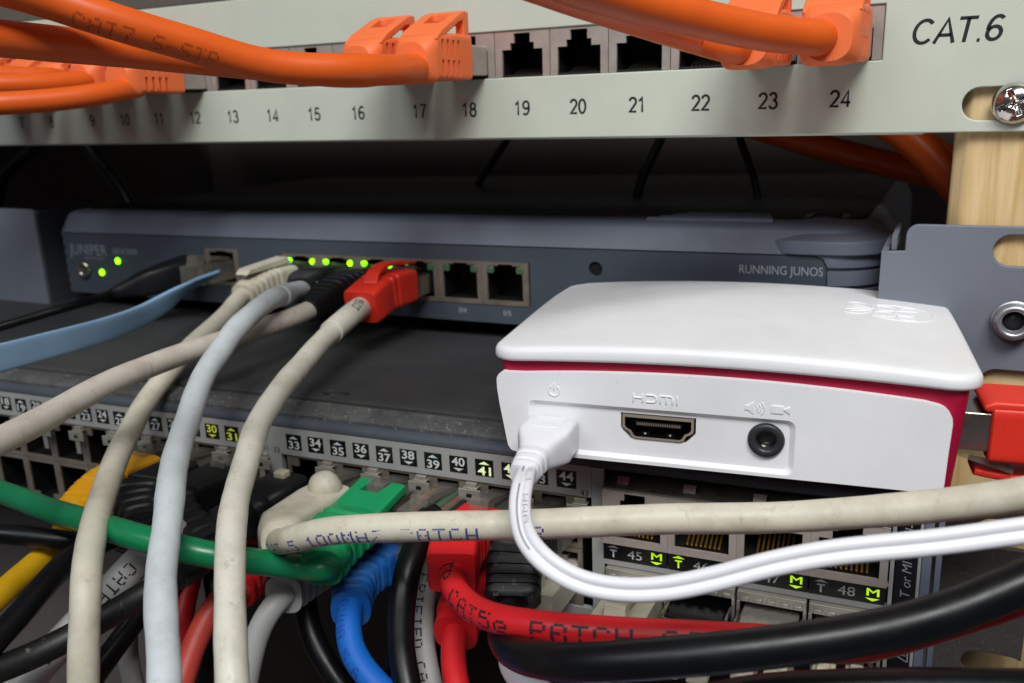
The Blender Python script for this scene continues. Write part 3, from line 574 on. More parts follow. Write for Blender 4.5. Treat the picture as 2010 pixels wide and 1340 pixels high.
gb.box(-7, 7, 12, 12.3, -7, 7, 1); gb.box(-7, 7, .9, 12, 6.6, 6.8, 1); gb.box(-7, 7, .9, 12, -6.2, -6.0, 1); gb.box(-7.1, -6.9, .9, 12, -6.2, 6.8, 1); gb.box(6.5, 6.7, .9, 12, -6.2, 6.8, 1)
gp0 = build(gb, 'port', [M['nickeldark'], M['socket']], gw, weld=False)
SX = [11.7 + 16.55 * i for i in range(6)]; SZ = -47.75
ledm = MB().prism(rrect(-1.05, 1.05, -1.0, 1.0, .95, 5), -0.25, .8, 'y')
gled0 = build(ledm, 'link_light', M['led'], gp0, bevel=0.25); gled0.location = (-4.6 * S, 0, 4.55 * S)
lede = build(MB().prism(rrect(-1.3, 1.3, -1.15, 1.15, .5, 3), -0.25, .8, 'y'), 'link_light', M['leddim'], gp0, bevel=0.25); lede.location = (-4.6 * S, 0, 4.55 * S)
ledsrc = {True: gled0, False: lede}
litmap = [(1, 1), (1, 1), (1, 1), (1, 0), (0, 0), (0, 0)]
for i in range(6):
    p = gp0 if i == 0 else gp0.copy()
    if i: C.objects.link(p); p.parent = gw
    p.location = (SX[i] * S, 0, SZ * S)
    for s_, xx in ((0, -5.3), (1, 5.3)):
        l = ledsrc[bool(litmap[i][s_])].copy(); C.objects.link(l); l.parent = p; l.location = (xx * S, 0, 4.55 * S)
bpy.data.objects.remove(gled0); bpy.data.objects.remove(lede)
cp = gp0.copy(); C.objects.link(cp); cp.parent = gw; cp.location = (-26.2 * S, 0, -47.0 * S); cp.name = 'port'

def plate_ear(name, label, poly, y0, y1, holes, mt, parent=None):
    o = build(MB().prism(poly, y0, y1, 'y'), name, mt, parent)
    for hx, hz, hw in holes: cut(o, MB().prism(rrect(hx - hw/2, hx + hw/2, hz - 3.6, hz + 3.6, 3.55), y0 - 5, y1 + 5, 'y'))
    bevel(o, 0.35); tag(o, label, 'rack bracket'); return o
ear = plate_ear('rack_ear', 'slate rack ear with two slotted holes bolted to the wooden post',
    [(208.3, -66), (208.3, -27.6), (212.3, -27.4)] + [(212.3, -24)] + [(214.9 + 2.6 * math.cos(t), -23.6 + 2.6 * math.sin(t)) for t in [math.radians(a) for a in (180, 160, 140, 120, 100, 90)]] + [(246, -20.8), (246, -64.6), (224, -65.5)],
    0.2, 2.0, [(237.4, -26.4, 13.2), (237.4, -58.2, 13.2)], M['bracket'])
eb = MB().prism([(0.2, -27.5), (30, -27.5), (30, -62), (0.2, -64)], 207.2, 208.6, 'x'); eb.prism([(6, -24.5), (34, -24.5), (34, -28), (6, -28)], 209.0, 210.2, 'x')
build(eb, 'side_flange', M['bracket'], ear)
pan_screw('hex_bolt', 'zinc socket bolt with round washer in the slate rack ear', (236.4, -0.6, -42.2), 4.6, 'hex')
lb = plate_ear('blanking_bracket', 'plain slate bracket filling the space beside the gateway', [(-241, -70), (-241, -27.4), (-128, -27.4), (-126, -29), (-126, -70)], 19, 21, [], M['bracket'])
build(MB().box(-127.4, -126, 21.1, 60, -69, -28.2), 'side_flange', M['slatetop'], lb)  # darker slate paints the shadow on the bracket's side

# ================================================================= lower switch (built in its own frame)
SWL = (0.0, -59.55, 0.0); SWS = 1 / 1.05
ex, ey, ez = Vector((0.9989, 0.04551, 0.01085)), Vector((-0.04551, 0.99896, 0.0)), Vector((-0.01083, -0.00049, 0.99994))
def swp(x, y, z): return Vector(SWL) + (ex * x + ey * y + ez * z) * SWS
sw = thing('network_switch', 'dusty black switch with grey number strip and metal ports under the white case', 'network switch', SWL, Matrix((ex, ey, ez)).transposed().to_euler())
sw.scale = (SWS,) * 3; bpy.context.view_layer.update()
cov = build(MB().prism([(8.6, -70.5), (10.0, -70.0), (14, -70.0), (260, -70.0), (260, -76), (8.6, -76)], -224, 230.8, 'x'), 'top_cover', M['dustytop'], sw)
for hx in (-60, 78.5, 200): cut(cov, MB().prism([(hx + 4.2*a, 13.2 + 2.6*b) for a, b in [(math.cos(t), math.sin(t)) for t in [k * math.pi/12 for k in range(24)]]], -71.5, -60, 'z'))
bevel(cov, 0.4)
build(MB().prism([(2.0, -73.2), (3.2, -72.2), (5.5, -71.7), (8.8, -71.4), (8.8, -78), (2.0, -78)], -224, 236.2, 'x'), 'front_ledge', M['dustyledge'], sw, bevel=0.3)
build(MB().prism([(0.0, -76.8), (0.1, -75.6), (0.7, -74.7), (1.8, -74.2), (2.4, -74.2), (2.4, -76.8)], -224, 236.2, 'x'), 'bezel_lip', M['slatetop'], sw, bevel=0.25)
ch = MB().box(-224, 230.5, 20, 258, -122, -76); ch.box(-224, 230.5, 2, 20, -122, -117.5)
build(ch, 'chassis', M['black'], sw)
st = MB().box(-224, 159.4, 0.0, 1.6, -84.9, -76.9); st.box(59.6, 67.4, 0.0, 1.6, -117, -84.95); st.box(-224, 162.6, 0.0, 1.6, -118, -115.2)
st.box(159.5, 162.6, 0.0, 1.6, -115.1, -77.0)
build(st, 'label_plate', M['striplabel'], sw)
def tilex(n): return 72.2 + (n - 33) * 7.36 if n >= 33 else 50.33 - (31 - n) * 7.28
tl = MB()
for n in range(1, 45):
    if 32 >= n >= 1 and tilex(n) < -215: continue
    x = tilex(n); wd = 2.55
    tl.box(x - wd, x + wd, -0.06, 0.2, -83.15, -78.6)
    mi_ = 4 if n in (30, 31) else (3 if n in (41, 42) else 1)
    odd = n % 2 == 1
    text_on(tl, str(n), 2.35, x, -82.8 if odd else -81.2, -0.12, w=3.75 if n > 9 else 1.7, bold=0.025, mi=mi_)
    s_ = 1 if odd else -1; zc = -79.65 if odd else -82.15
    tl.add([(x - 1.5, -0.12, zc - s_*.3), (x + 1.5, -0.12, zc - s_*.3), (x, -0.12, zc + s_*.55)], [(0, 1, 2)], mi_)
TM = [M['tile'], M['white_ink'], M['lit'], M['litpale'], M['litdim']]
build(tl, 'number_tiles', TM, sw, weld=False)
sm_ = MB(); text_on(sm_, '33', 1.7, 66.0, -84.6, -0.06); text_on(sm_, '31', 1.6, 62.0, -84.4, -0.06); text_on(sm_, '43', 1.6, 157.7, -84.6, -0.06); text_on(sm_, '44', 1.6, 161.0, -115.0, -0.06)
build(sm_, 'small_print', M['ink'], sw)
# right hand module : twelve-tile row, four sockets above, four cages below
mx0, mpit = 162.3, 5.31
tl2 = MB()
row = ['T', '45', 'M', 'T', '46', 'M', 'T', '47', 'M', 'T', '48', 'M']
for i, tx in enumerate(row):
    x = mx0 + (i + .5) * mpit
    tl2.box(x - mpit/2 + (.12 if i % 3 == 0 else 0), x + mpit/2 - (.0 if i % 3 < 2 else .12), -0.1, 0.3, -100.35, -95.95)
    lit_ = (i in (2, 3, 8, 11)); mi_ = 2 if lit_ else 1
    if tx == 'T':
        text_on(tl2, 'T', 2.0, x, -99.6, -0.16, bold=0.03, mi=mi_)
        tl2.add([(x - 1.5, -0.16, -97.2), (x + 1.5, -0.16, -97.2), (x, -0.16, -96.5)], [(0, 1, 2)], mi_)
    elif tx == 'M':
        text_on(tl2, 'M', 1.9, x, -98.6, -0.16, w=2.5, mi=mi_)
        text_on(tl2, 'M', 1.9, x + .12, -98.6, -0.165, w=2.5, mi=mi_)
        tl2.add([(x - 1.5, -0.16, -99.15), (x + 1.5, -0.16, -99.15), (x, -0.16, -99.85)], [(0, 1, 2)], mi_)
    else: text_on(tl2, tx, 2.3, x, -99.4, -0.16, w=3.6, mi=1)
build(tl2, 'module_tiles', TM, sw, weld=False)
mo = MB().box(162.6, 226.4, -0.0, 1.5, -101.9, -100.5); mo.box(162.6, 226.4, 0, 1.5, -95.8, -95.2)
mo.box(226.4, 227.2, 0, 1.5, -118, -77)
build(mo, 'module_frame', M['striplabel'], sw)
shd = MB().prism([(-2.6, -80.7), (9, -78.4), (9, -79.2), (-2.6, -81.1)], 163, 226, 'x', 0)
shd.prism([(-2.75, -80.95), (-2.3, -80.6), (-2.2, -80.75), (-2.65, -81.1)], 163, 226, 'x', 1)
for k in range(4): shd.prism([(-0.5, -80.1), (0.8, -78.6), (1.0, -78.8), (-0.3, -80.4)], 166.0 + k * 15.75, 168.9 + k * 15.75, 'x', 2)
build(shd, 'shield_roof', [M['roof'], M['clipsteel'], M['steel']], sw, weld=False)
def module_port():
    L, R, B, T = -7.85, 7.85, -94.9, -81.0
    pl = [(L, B), (L, T), (R, T), (R, B), (6.2, -93.2), (6.2, -85.2), (3.5, -85.2), (3.5, -83.2), (2.5, -83.2), (2.5, -81.5), (-2.5, -81.5), (-2.5, -83.2), (-3.5, -83.2), (-3.5, -85.2), (-6.2, -85.2), (-6.2, -93.2), (6.2, -93.2), (R, B)]
    b = MB().prism(pl, -2.6, -1.8, 'y', 0)
    b.box(-6.6, 6.6, 12, 12.3, -95, -81, 1); b.box(-6.6, 6.6, -1.8, 12, -81.4, -81.2, 1); b.box(-6.6, 6.6, -1.8, 12, -93.8, -93.4, 1); b.box(-6.7, -6.5, -1.8, 12, -95, -81, 1); b.box(6.5, 6.7, -1.8, 12, -95, -81, 1)
    return b
mp0 = build(module_port(), 'module_port', [M['nickel'], M['socket']], sw, weld=False)
mc = MB()
for k in range(8): mc.prism([(-1.0, -92.9), (6, -90.0), (6, -89.6), (-1.0, -92.4)], -3.8 + k * 1.05, -3.35 + k * 1.05, 'x')
mc0 = build(mc, 'contacts', M['gold'], mp0)
for k in range(4):
    p = mp0 if k == 0 else mp0.copy()
    if k: C.objects.link(p); p.parent = sw; c = mc0.copy(); C.objects.link(c); c.parent = p
    p.location.x = (170.9 + k * 15.75) * S
# fibre cages under the tile row
cg = MB().box(-7.6, 7.6, -1.5, 1.0, -104.6, -102.1, 0); cg.box(-7.7, -6.9, -1.5, 14, -116, -104.6, 0); cg.box(6.9, 7.7, -1.5, 14, -116, -104.6, 0); cg.box(-7.6, 7.6, 14, 14.4, -116, -104, 1); cg.box(-7.6, 7.6, -1.5, 14, -116.6, -116, 0)
for k in range(5): cg.box(-6.6 + k * 2.9, -4.9 + k * 2.9, -2.0, -1.4, -104.3, -103.3, 0)
cg0 = build(cg, 'fibre_cage', [M['clipsteel'], M['socket']], sw, weld=False, bevel=0.15)
for k in range(4):
    p = cg0 if k == 0 else cg0.copy()
    if k: C.objects.link(p); p.parent = sw
    p.location.x = (170.9 + k * 15.75) * S
sk = build(MB().box(227.5, 231.6, -0.15, 1.5, -118, -76.9), 'module_sticker', M['tile'], sw)
skp = MB()
v, f, twd = glyphs('T or MI for MI-GBIC', 0.18)
skp.add([(230.6 - b * 2.0, -0.22, -97.5 + a * 2.0) for a, b in v], f)
for poly in ([(228.2, -110.2), (231.2, -110.2), (231.2, -109.9), (228.2, -109.9)],): pass
tri = [(228.3, -111.6), (231.2, -113.1), (231.2, -110.1)]
for i in range(3):
    a, b = Vector((*tri[i], 0)), Vector((*tri[(i+1) % 3], 0)); d = (b - a).normalized(); nn = Vector((-d.y, d.x, 0)) * .14
    skp.add([(q.x, -0.22, q.y) for q in (a - nn, b - nn, b + nn, a + nn)], [(0, 1, 2, 3)])
skp.box(229.9, 231.0 - .1, -0.22, -0.2, -111.7, -111.5); skp.box(229.3, 229.6, -0.22, -0.2, -111.7, -111.5)
build(skp, 'sticker_print', M['grey_ink'], sw)
edge = MB().box(231.7, 232.3, -0.05, 1.5, -118, -76.9); build(edge, 'sticker_edge', M['striplabel'], sw)
build(MB().box(232.4, 234.3, 0.3, 2, -118, -76.9).box(235.0, 236.2, 0.6, 3, -118, -76.9), 'end_rail', M['slate'], sw, bevel=0.2)
# stacked sockets: one upper and one lower, copied along the row
def jack(B, T, notch_up):
    zs = (lambda z: z) if notch_up else (lambda z: B + T - z)
    pl = [(-7.2, B), (-7.2, T), (7.2, T), (7.2, B), (6.0, B + 1.2), (6.0, T - 3.2), (3.2, T - 3.2), (3.2, T - .7), (-3.2, T - .7), (-3.2, T - 3.2), (-6.0, T - 3.2), (-6.0, B + 1.2), (6.0, B + 1.2), (7.2, B)]
    b = MB().prism([(x, zs(z)) for x, z in pl], 0.6, 1.2, 'y', 0)
    b.box(-6.6, 6.6, 12, 12.3, B, T, 1); b.box(-6.6, 6.6, 1.2, 12, T - .4, T - .2, 1); b.box(-6.6, 6.6, 1.2, 12, B + .5, B + .7, 1); b.box(-6.7, -6.5, 1.2, 12, B, T, 1); b.box(6.5, 6.7, 1.2, 12, B, T, 1)
    return b
ju = build(jack(-99.2, -85.1, True), 'upper_port', [M['nickeldark'], M['socket']], sw, weld=False)
jl = build(jack(-114.9, -99.4, False), 'lower_port', [M['nickeldark'], M['socket']], sw, weld=False)
clipm = MB().box(-1.5, 1.5, -0.9, 0.6, -86.2, -85.2, 0); clipm.box(-3.1, 3.1, -2.0, -1.5, -89.6, -86.5, 0); clipm.box(-2.0, 2.0, -1.5, .6, -86.6, -86.2, 0); clipm.box(-.9, .9, -1.8, -1.3, -94, -89.6, 0); clipm.box(-.8, .8, -2.15, -1.9, -88.6, -87.6, 1)
clip0 = build(clipm, 'spring_clip', [M['clipsteel'], M['socket']], sw, bevel=0.15)
COLX = [(tilex(2*k + 1) + tilex(2*k + 2)) / 2 for k in range(22)]
firstu = True
for k, x in enumerate(COLX):
    if x < -150: continue
    for src in (ju, jl):
        p = src if firstu else src.copy()
        if not firstu: C.objects.link(p); p.parent = sw
        p.location.x = x * S
    c = clip0 if firstu else clip0.copy()
    if not firstu: C.objects.link(c); c.parent = sw
    c.location.x = (x + 7.3) * S
    firstu = False
def col(n): return (tilex(n) + tilex(n + 1)) / 2
# rack ear of the switch
se = build(MB().prism(rrect(216.5, 246, -146, -85.8, 1.5), -8.5, -6.5, 'y'), 'switch_ear', M['speckled'])
for hz in (-92.2, -127.5): cut(se, MB().prism(rrect(233.2, 247.5, hz - 3.6, hz + 3.6, 3.55), -14, 0, 'y'))
bevel(se, 0.4); tag(se, 'speckled taupe steel ear below the white case, behind the black cable', 'rack bracket')
build(MB().prism([(-6.6, -86.5), (1.5, -86.5), (1.5, -140), (-6.6, -140)], 214.9, 216.4, 'x'), 'side_flange', M['speckled'], se)

lowdev = thing('equipment_box', 'taupe steel front of another device under the left half of the switch', 'network device', (-80, -22, -190))
build(MB().box(-160, 80, 0, 200, -60, 77), 'front_panel', M['taupe'], lowdev, bevel=1.0)

# ================================================================= white mini computer on top of the switch
P0 = (132.0, -66.09, -64.9); PYAW = math.radians(7)
px_ = Vector((math.cos(PYAW), math.sin(PYAW), 0)); py_ = Vector((-math.sin(PYAW), math.cos(PYAW), 0))
def pip(x, y, z): return Vector(P0) + px_ * x + py_ * y + Vector((0, 0, z))
pi = thing('mini_computer', 'white mini computer case with raspberry red body and embossed berry emblem', 'mini computer', P0, (0, 0, PYAW))
def zdome(x, y):
    return 23.15 + 2.25 * (1 - ((x - 50.3) / 48.2) ** 2) + 1.5 * (1 - ((y - 40) / 41) ** 2) * (0.35 + 0.65 * min(1, max(0, y / 50)))
def zrim(x): return 20.35 + 1.75 * (1 - ((x - 50.3) / 48.2) ** 2)
X0, X1, Y0, Y1 = 2.1, 98.6, -0.9, 70.5
def lring(ins, zf, r=6.6):
    # rounded rectangle with a slight bow on the long sides
    out = []
    for x, y in rrect(X0 + ins, X1 - ins, Y0 + ins, Y1 - ins, max(r - ins * .5, 1.5), 10):
        out.append((x, y))
    dense = []
    for i, p in enumerate(out):
        q = out[(i + 1) % len(out)]; d = math.hypot(q[0]-p[0], q[1]-p[1]); n = max(1, int(round(d / 4.0))) if d > 5 else 1
        if d > 5: n = 24
        for k in range(n): dense.append((p[0] + (q[0]-p[0])*k/n, p[1] + (q[1]-p[1])*k/n))
    return [(x, y, zf(x, y)) for x, y in dense]
rings = [lring(3.0, lambda x, y: zrim(x) + .1), lring(0.5, lambda x, y: zrim(x)), lring(0.12, lambda x, y: zrim(x) + .25), lring(0.0, lambda x, y: zrim(x) + .7), lring(0.05, lambda x, y: zdome(x, y) - 1.1), lring(0.35, lambda x, y: zdome(x, y) - .45), lring(0.9, lambda x, y: zdome(x, y) - .1), lring(1.7, zdome)]
base = rings[-1]
cx_, cy_ = (X0 + X1) / 2, (Y0 + Y1) / 2
for s_ in (0.9, 0.78, 0.64, 0.5, 0.35, 0.2, 0.08):
    rings.append([(cx_ + (p[0] - cx_) * s_, cy_ + (p[1] - cy_) * s_, zdome(cx_ + (p[0] - cx_) * s_, cy_ + (p[1] - cy_) * s_)) for p in base])
lid = build(MB().loft(rings), 'lid', M['case'], pi)
# red tub
def tub(z):
    k = z / 21.0
    return [(x, y, z) for x, y in rrect(6.8 - 2.8 * k, 94.7 + 1.6 * k, 1.0 - .3 * k, 68.5 + 1.0 * k, 2.6, 8)]
bodyo = build(MB().loft([tub(z) for z in (0.3, 0.9, 6, 12, 17, 18.6, 18.65, 18.9, 18.95, 21.6)]), 'body', M['raspberry'], pi)
cut(bodyo, MB().prism([(31, 11.2), (46.9, 11.2), (46.9, 5.2), (31, 5.2)], -2, 14, 'y')); cut(bodyo, MB().prism(circ(60.5, 7.7, 3.6, 32), -2, 14, 'y')); cut(bodyo, MB().box(12.8, 20.6, -2, 12, 3.2, 7.4))
bevel(bodyo, 0.25, 2, 50)
for sx in (14, 86):
    for sy in (9, 60):
        f_ = build(MB().lathe([(3.2, -0.35), (3.4, 0.5)], 16, 0, Matrix.Translation((sx, sy, 0))), 'foot', M['greypvc'], pi)
# white front panel with its tray and openings
def toparc(x): return 17.75 + 2.35 * (1 - ((x - 49.0) / 45.0) ** 2)
pts = [(8.6, 0.1)] + [(91.0, 0.35), (92.3, 0.75), (93.0, 1.7), (93.05, 3.2)]
pts += [(93.2, 9), (93.4, 13.9)] + [(90.0 + 3.4 * math.cos(t), 14.5 + 3.4 * math.sin(t)) for t in [math.radians(a) for a in (0, 18, 36, 54, 72)]]
pts += [(x, toparc(x)) for x in [88.5 - k * 4.1 for k in range(20)]]
pts += [(4.1 + 2.0 - 2.0 * math.sin(math.radians(a)), 16.35 + 2.0 * math.cos(math.radians(a))) for a in (20, 45, 70, 90)]
pts += [(4.15, 14.5), (4.6, 11.0), (5.4, 6.5), (6.0, 3.0), (6.3, 1.5), (7.0, .5)]
fpan = build(MB().prism(pts, -0.75, 1.8, 'y'), 'front_cover', M['case'], pi)
tray = rrect(11.2, 66.0, 1.0, 12.45, 1.6, 6)
tr = MB(); n_ = len(tray)
tin = rrect(12.3, 64.9, 1.75, 11.5, 1.2, 6)
tr.loft([[(x, -2.0, z) for x, z in [( (a[0]-38.6)*1.03+38.6, (a[1]-6.7)*1.12+6.7) for a in tray]], [(x, -0.75, z) for x, z in tray], [(x, 0.15, z) for x, z in tin]], smooth=False)
cut(fpan, tr)
hd = [(31.2, 11.0), (46.7, 11.0), (46.7, 7.6), (44.6, 5.4), (33.3, 5.4), (31.2, 7.6)]
def grow(poly, d):
    cx = sum(p[0] for p in poly)/len(poly); cz = sum(p[1] for p in poly)/len(poly)
    return [(p[0] + math.copysign(d, p[0]-cx), p[1] + math.copysign(d, p[1]-cz)) for p in poly]
cut(fpan, MB().prism(hd, -3, 4, 'y')); cut(fpan, MB().prism(circ(60.5, 7.7, 3.6, 40), -3, 4, 'y')); cut(fpan, MB().prism(rrect(12.8, 20.6, 3.2, 7.4, 1.0), -3, 4, 'y'))
bevel(fpan, 0.38, 3, 28)
def solid_sym(mb, polys):
    for p in polys: mb.prism(p, -0.93, -0.6, 'y')
def stroke2(mb, pts2, w, closed=False):
    n = len(pts2)
    for i in range(n if closed else n - 1):
        a, b = Vector((*pts2[i], 0)), Vector((*pts2[(i+1) % n], 0)); d = (b - a).normalized(); nn = Vector((-d.y, d.x, 0)) * w/2; a -= d*w*.3; b += d*w*.3
        mb.prism([(q.x, q.y) for q in (a-nn, b-nn, b+nn, a+nn)], -0.93, -0.6, 'y')
em = MB()
stroke2(em, [(17.0 + 1.15*math.cos(math.radians(a)), 14.9 + 1.15*math.sin(math.radians(a))) for a in range(125, 416, 15)], .38); stroke2(em, [(17.0, 15.1), (17.0, 16.6)], .4)
# four letters over the video socket, square-cornered
def L_(x): return x
hx = 34.0
stroke2(em, [(hx, 15.6), (hx, 13.9)], .36); stroke2(em, [(hx, 14.8), (hx + 1.9, 14.8)], .36); stroke2(em, [(hx + 1.9, 15.6), (hx + 1.9, 13.9)], .36)
stroke2(em, [(hx + 2.7, 15.5), (hx + 4.2, 15.5), (hx + 4.7, 15.1), (hx + 4.7, 14.4), (hx + 4.2, 14.0), (hx + 2.7, 14.0)], .36)
stroke2(em, [(hx + 5.5, 13.9), (hx + 5.5, 15.5), (hx + 7.6, 15.5), (hx + 8.0, 15.2), (hx + 8.0, 13.9)], .36); stroke2(em, [(hx + 6.75, 15.4), (hx + 6.75, 13.9)], .36)
stroke2(em, [(hx + 8.9, 15.6), (hx + 8.9, 13.9)], .36)
em.prism([(56.2, 14.0), (56.2, 15.1), (56.9, 15.1), (57.9, 15.9), (57.9, 13.2), (56.9, 14.0)], -0.93, -.6, 'y')
for r in (.7, 1.3, 1.9): stroke2(em, [(58.0 + r*math.cos(math.radians(a)), 14.55 + r*math.sin(math.radians(a))) for a in (-40, -20, 0, 20, 40)], .28)
em.prism([(61.2, 13.7), (61.2, 15.4), (63.6, 15.4), (63.6, 13.7)], -0.93, -.6, 'y'); em.prism([(63.6, 14.4), (64.8, 13.7), (64.8, 15.4), (63.6, 14.8)], -0.93, -.6, 'y')
build(em, 'embossed_symbols', M['case'], pi, bevel=0.12)
# sockets
hm = MB()
hi = [(32.1, 10.2), (45.8, 10.2), (45.8, 8.3), (45.3, 7.75), (44.5, 7.4), (43.9, 6.35), (43.4, 6.1), (34.5, 6.1), (34.0, 6.35), (33.4, 7.4), (32.6, 7.75), (32.1, 8.3)]
ho = [(31.6, 10.75), (46.3, 10.75), (46.3, 8.0), (45.7, 7.4), (44.9, 7.0), (44.3, 5.95), (43.6, 5.6), (34.3, 5.6), (33.6, 5.95), (33.0, 7.0), (32.2, 7.4), (31.6, 8.0)]
n = 6
hm.loft([[(x, -0.15, z) for x, z in hi], [(x, -0.15, z) for x, z in ho], [(x, 9, z) for x, z in ho]], 0, False, False)
hm.loft([[(x, -0.15, z) for x, z in hi], [(x, 9, z) for x, z in hi]], 1, False, False)
hm.prism(hi, 8.2, 8.6, 'y', 1)
hm.box(34.2, 43.7, 0.8, 8.2, 8.1, 9.0, 1); hm.box(34.0, 43.9, .7, 6, 9.0, 9.2, 1)
for k in range(19): hm.box(34.5 + k * .48, 34.78 + k * .48, .6, 6, 8.4, 8.95, 2)
for xx in (36.2, 41.4): hm.box(xx - .9, xx + .9, 1.2, 6, 6.15, 6.7, 1); hm.lathe([(.32, 0), (.2, .3), (0.01, .35)], 12, 2, Matrix.Translation((xx, 0.9, 6.45)) @ Ry)
build(hm, 'video_socket', [M['hdmi'], M['jack'], M['nickeldark']], pi, weld=False)
aj = MB().lathe([(3.45, -1.6), (3.5, .35), (3.3, .75), (2.35, .7), (1.95, .4), (1.8, -.2), (1.75, -7), (0.01, -7)], 40, 0, Matrix.Translation((60.5, 0.15, 7.7)) @ Ry)
build(aj, 'audio_socket', M['ring'], pi)
build(MB().lathe([(1.7, -6.9), (1.74, -.6), (1.72, -.6), (1.5, -6.8)], 24, 0, Matrix.Translation((60.5, 0.15, 7.7)) @ Ry), 'socket_bore', M['jack'], pi)
build(MB().box(60.05, 60.95, 1.6, 2.4, 6.25, 6.75), 'socket_spring', M['chrome'], pi)
build(MB().loft([[(x, .0, z) for x, z in rrect(13, 20.4, 3.4, 7.2, .8)], [(x, 5, z) for x, z in rrect(13, 20.4, 3.4, 7.2, .8)]], 0, True, False), 'power_socket', M['hdmi'], pi)
# berry emblem: raised lines half sunk into the lid
emb = MB()
def lidline(pts2, r=.42, closed=False):
    P = [Vector((x, y, zdome(x, y) + 0.02)) for x, y in pts2]
    pth = catmull(P + ([P[0]] if closed else []), .5)
    pth = [Vector((q.x, q.y, zdome(q.x, q.y) + .04)) for q in pth]
    fr = frames(pth, (0, 0, 1)); k = 8
    emb.loft([[p + (n * math.cos(a) * .14 + b * math.sin(a) * r * .62) for a in [2*math.pi*j/k for j in range(k)]] for p, (t, n, b) in zip(pth, fr)])
EA = math.radians(-8)
def ee(u, v): u *= .84; v *= .86; return (76.6 + u * math.cos(EA) - v * math.sin(EA), 43.2 + u * math.sin(EA) + v * math.cos(EA))
for sg in (1, -1):
    lidline([ee(5.2, sg*0.7), ee(3.0, sg*0.9), ee(-.5, sg*1.4), ee(-2.0, sg*3.3), ee(-1.6, sg*6.0), ee(1.6, sg*6.6), ee(4.0, sg*4.6), ee(5.2, sg*1.6)])
    lidline([ee(-.2, sg*3.9), ee(2.0, sg*3.0), ee(4.2, sg*1.6)], .3)
def berry(cu, cv, ru, rv):
    lidline([ee(cu + ru*math.cos(math.radians(a)), cv + rv*math.sin(math.radians(a))) for a in range(0, 360, 36)], .36, True)
for (cu, cv, ru, rv) in ((8.4, 3.3, 2.9, 2.6), (8.4, -3.3, 2.9, 2.6), (13.0, 0, 2.7, 2.7), (14.0, 5.0, 2.5, 1.9), (14.0, -5.0, 2.5, 1.9)):
    berry(cu, cv, ru, rv)
lidline([ee(5.4, 6.4), ee(9.5, 8.0), ee(14.5, 8.0), ee(18.4, 5.6), ee(20.2, 1.8), ee(20.4, 0), ee(20.2, -1.8), ee(18.4, -5.6), ee(14.5, -8.0), ee(9.5, -8.0), ee(5.4, -6.4)], .42)
build(emb, 'berry_emblem', M['case'], pi)

# ================================================================= cables
def cable(name, label, key, jm, cat='cable', wob=0.0, group=None, start=None, seg=22, prints=(), roots=None):
    r = CABLES[key][0] / 2; pts = CABLES[key][1]
    root = thing(name, label, cat, start or pts[0], None, group)
    if start is not None:
        b_ = (Vector(start) - Vector(pts[0])); pts = [tuple(Vector(pts[0]) + b_.normalized() * min(7, b_.length * .4))] + list(pts)
    path = catmull(pts, 1.2)
    mb = MB(); tube(mb, path, r, seg, 0, wob, hash(key) % 97 if False else sum(map(ord, key)))
    wbuild(mb, 'jacket', jm, root)
    if prints:
        pm_ = MB(); inkm = None
        for (txt, h, s0, ang, kw) in prints:
            kw = dict(kw); inkm = kw.pop('ink'); dots(pm_, path, r * (1 + .0), txt, h, s0, ang, **kw)
        wbuild(pm_, 'printed_text', inkm, root, weld=False)
    return root, path, r
def boot(root, J, d, b0, key, secs, bm, L=0.5, plugm=None, up=1, plug_len=11, name='boot', step=1.0):
    """strain relief boot from the socket mouth J along d to where the jacket starts"""
    J = Vector(J); d = Vector(d).normalized(); c0 = Vector(CABLES[key][1][0]); c1 = Vector(CABLES[key][1][1])
    a = J + d * b0; dist = (c0 - a).length
    tdir = (c1 - c0).normalized()
    path = catmull([a, a + d * dist * L, c0 + tdir * 1.5], step)
    mb = MB(); boot_mesh(mb, path, secs)
    o = wbuild(mb, name, bm, root)
    for p in o.data.polygons: pass
    e = o.modifiers.new('es', 'EDGE_SPLIT'); e.split_angle = math.radians(32)
    if plugm:
        pb = MB(); R = Vector((-d.y, d.x, 0)).normalized(); fwd = -d; R = fwd.cross(Vector((0, 0, 1))).normalized(); U_ = R.cross(fwd)
        M4 = Matrix((R, fwd, U_)).transposed().to_4x4(); M4.translation = J
        plug_mesh(pb, M4, plug_len, up)
        wbuild(pb, 'plug', plugm, root, weld=False)
    return path
OUT = Vector((0, -1, 0))

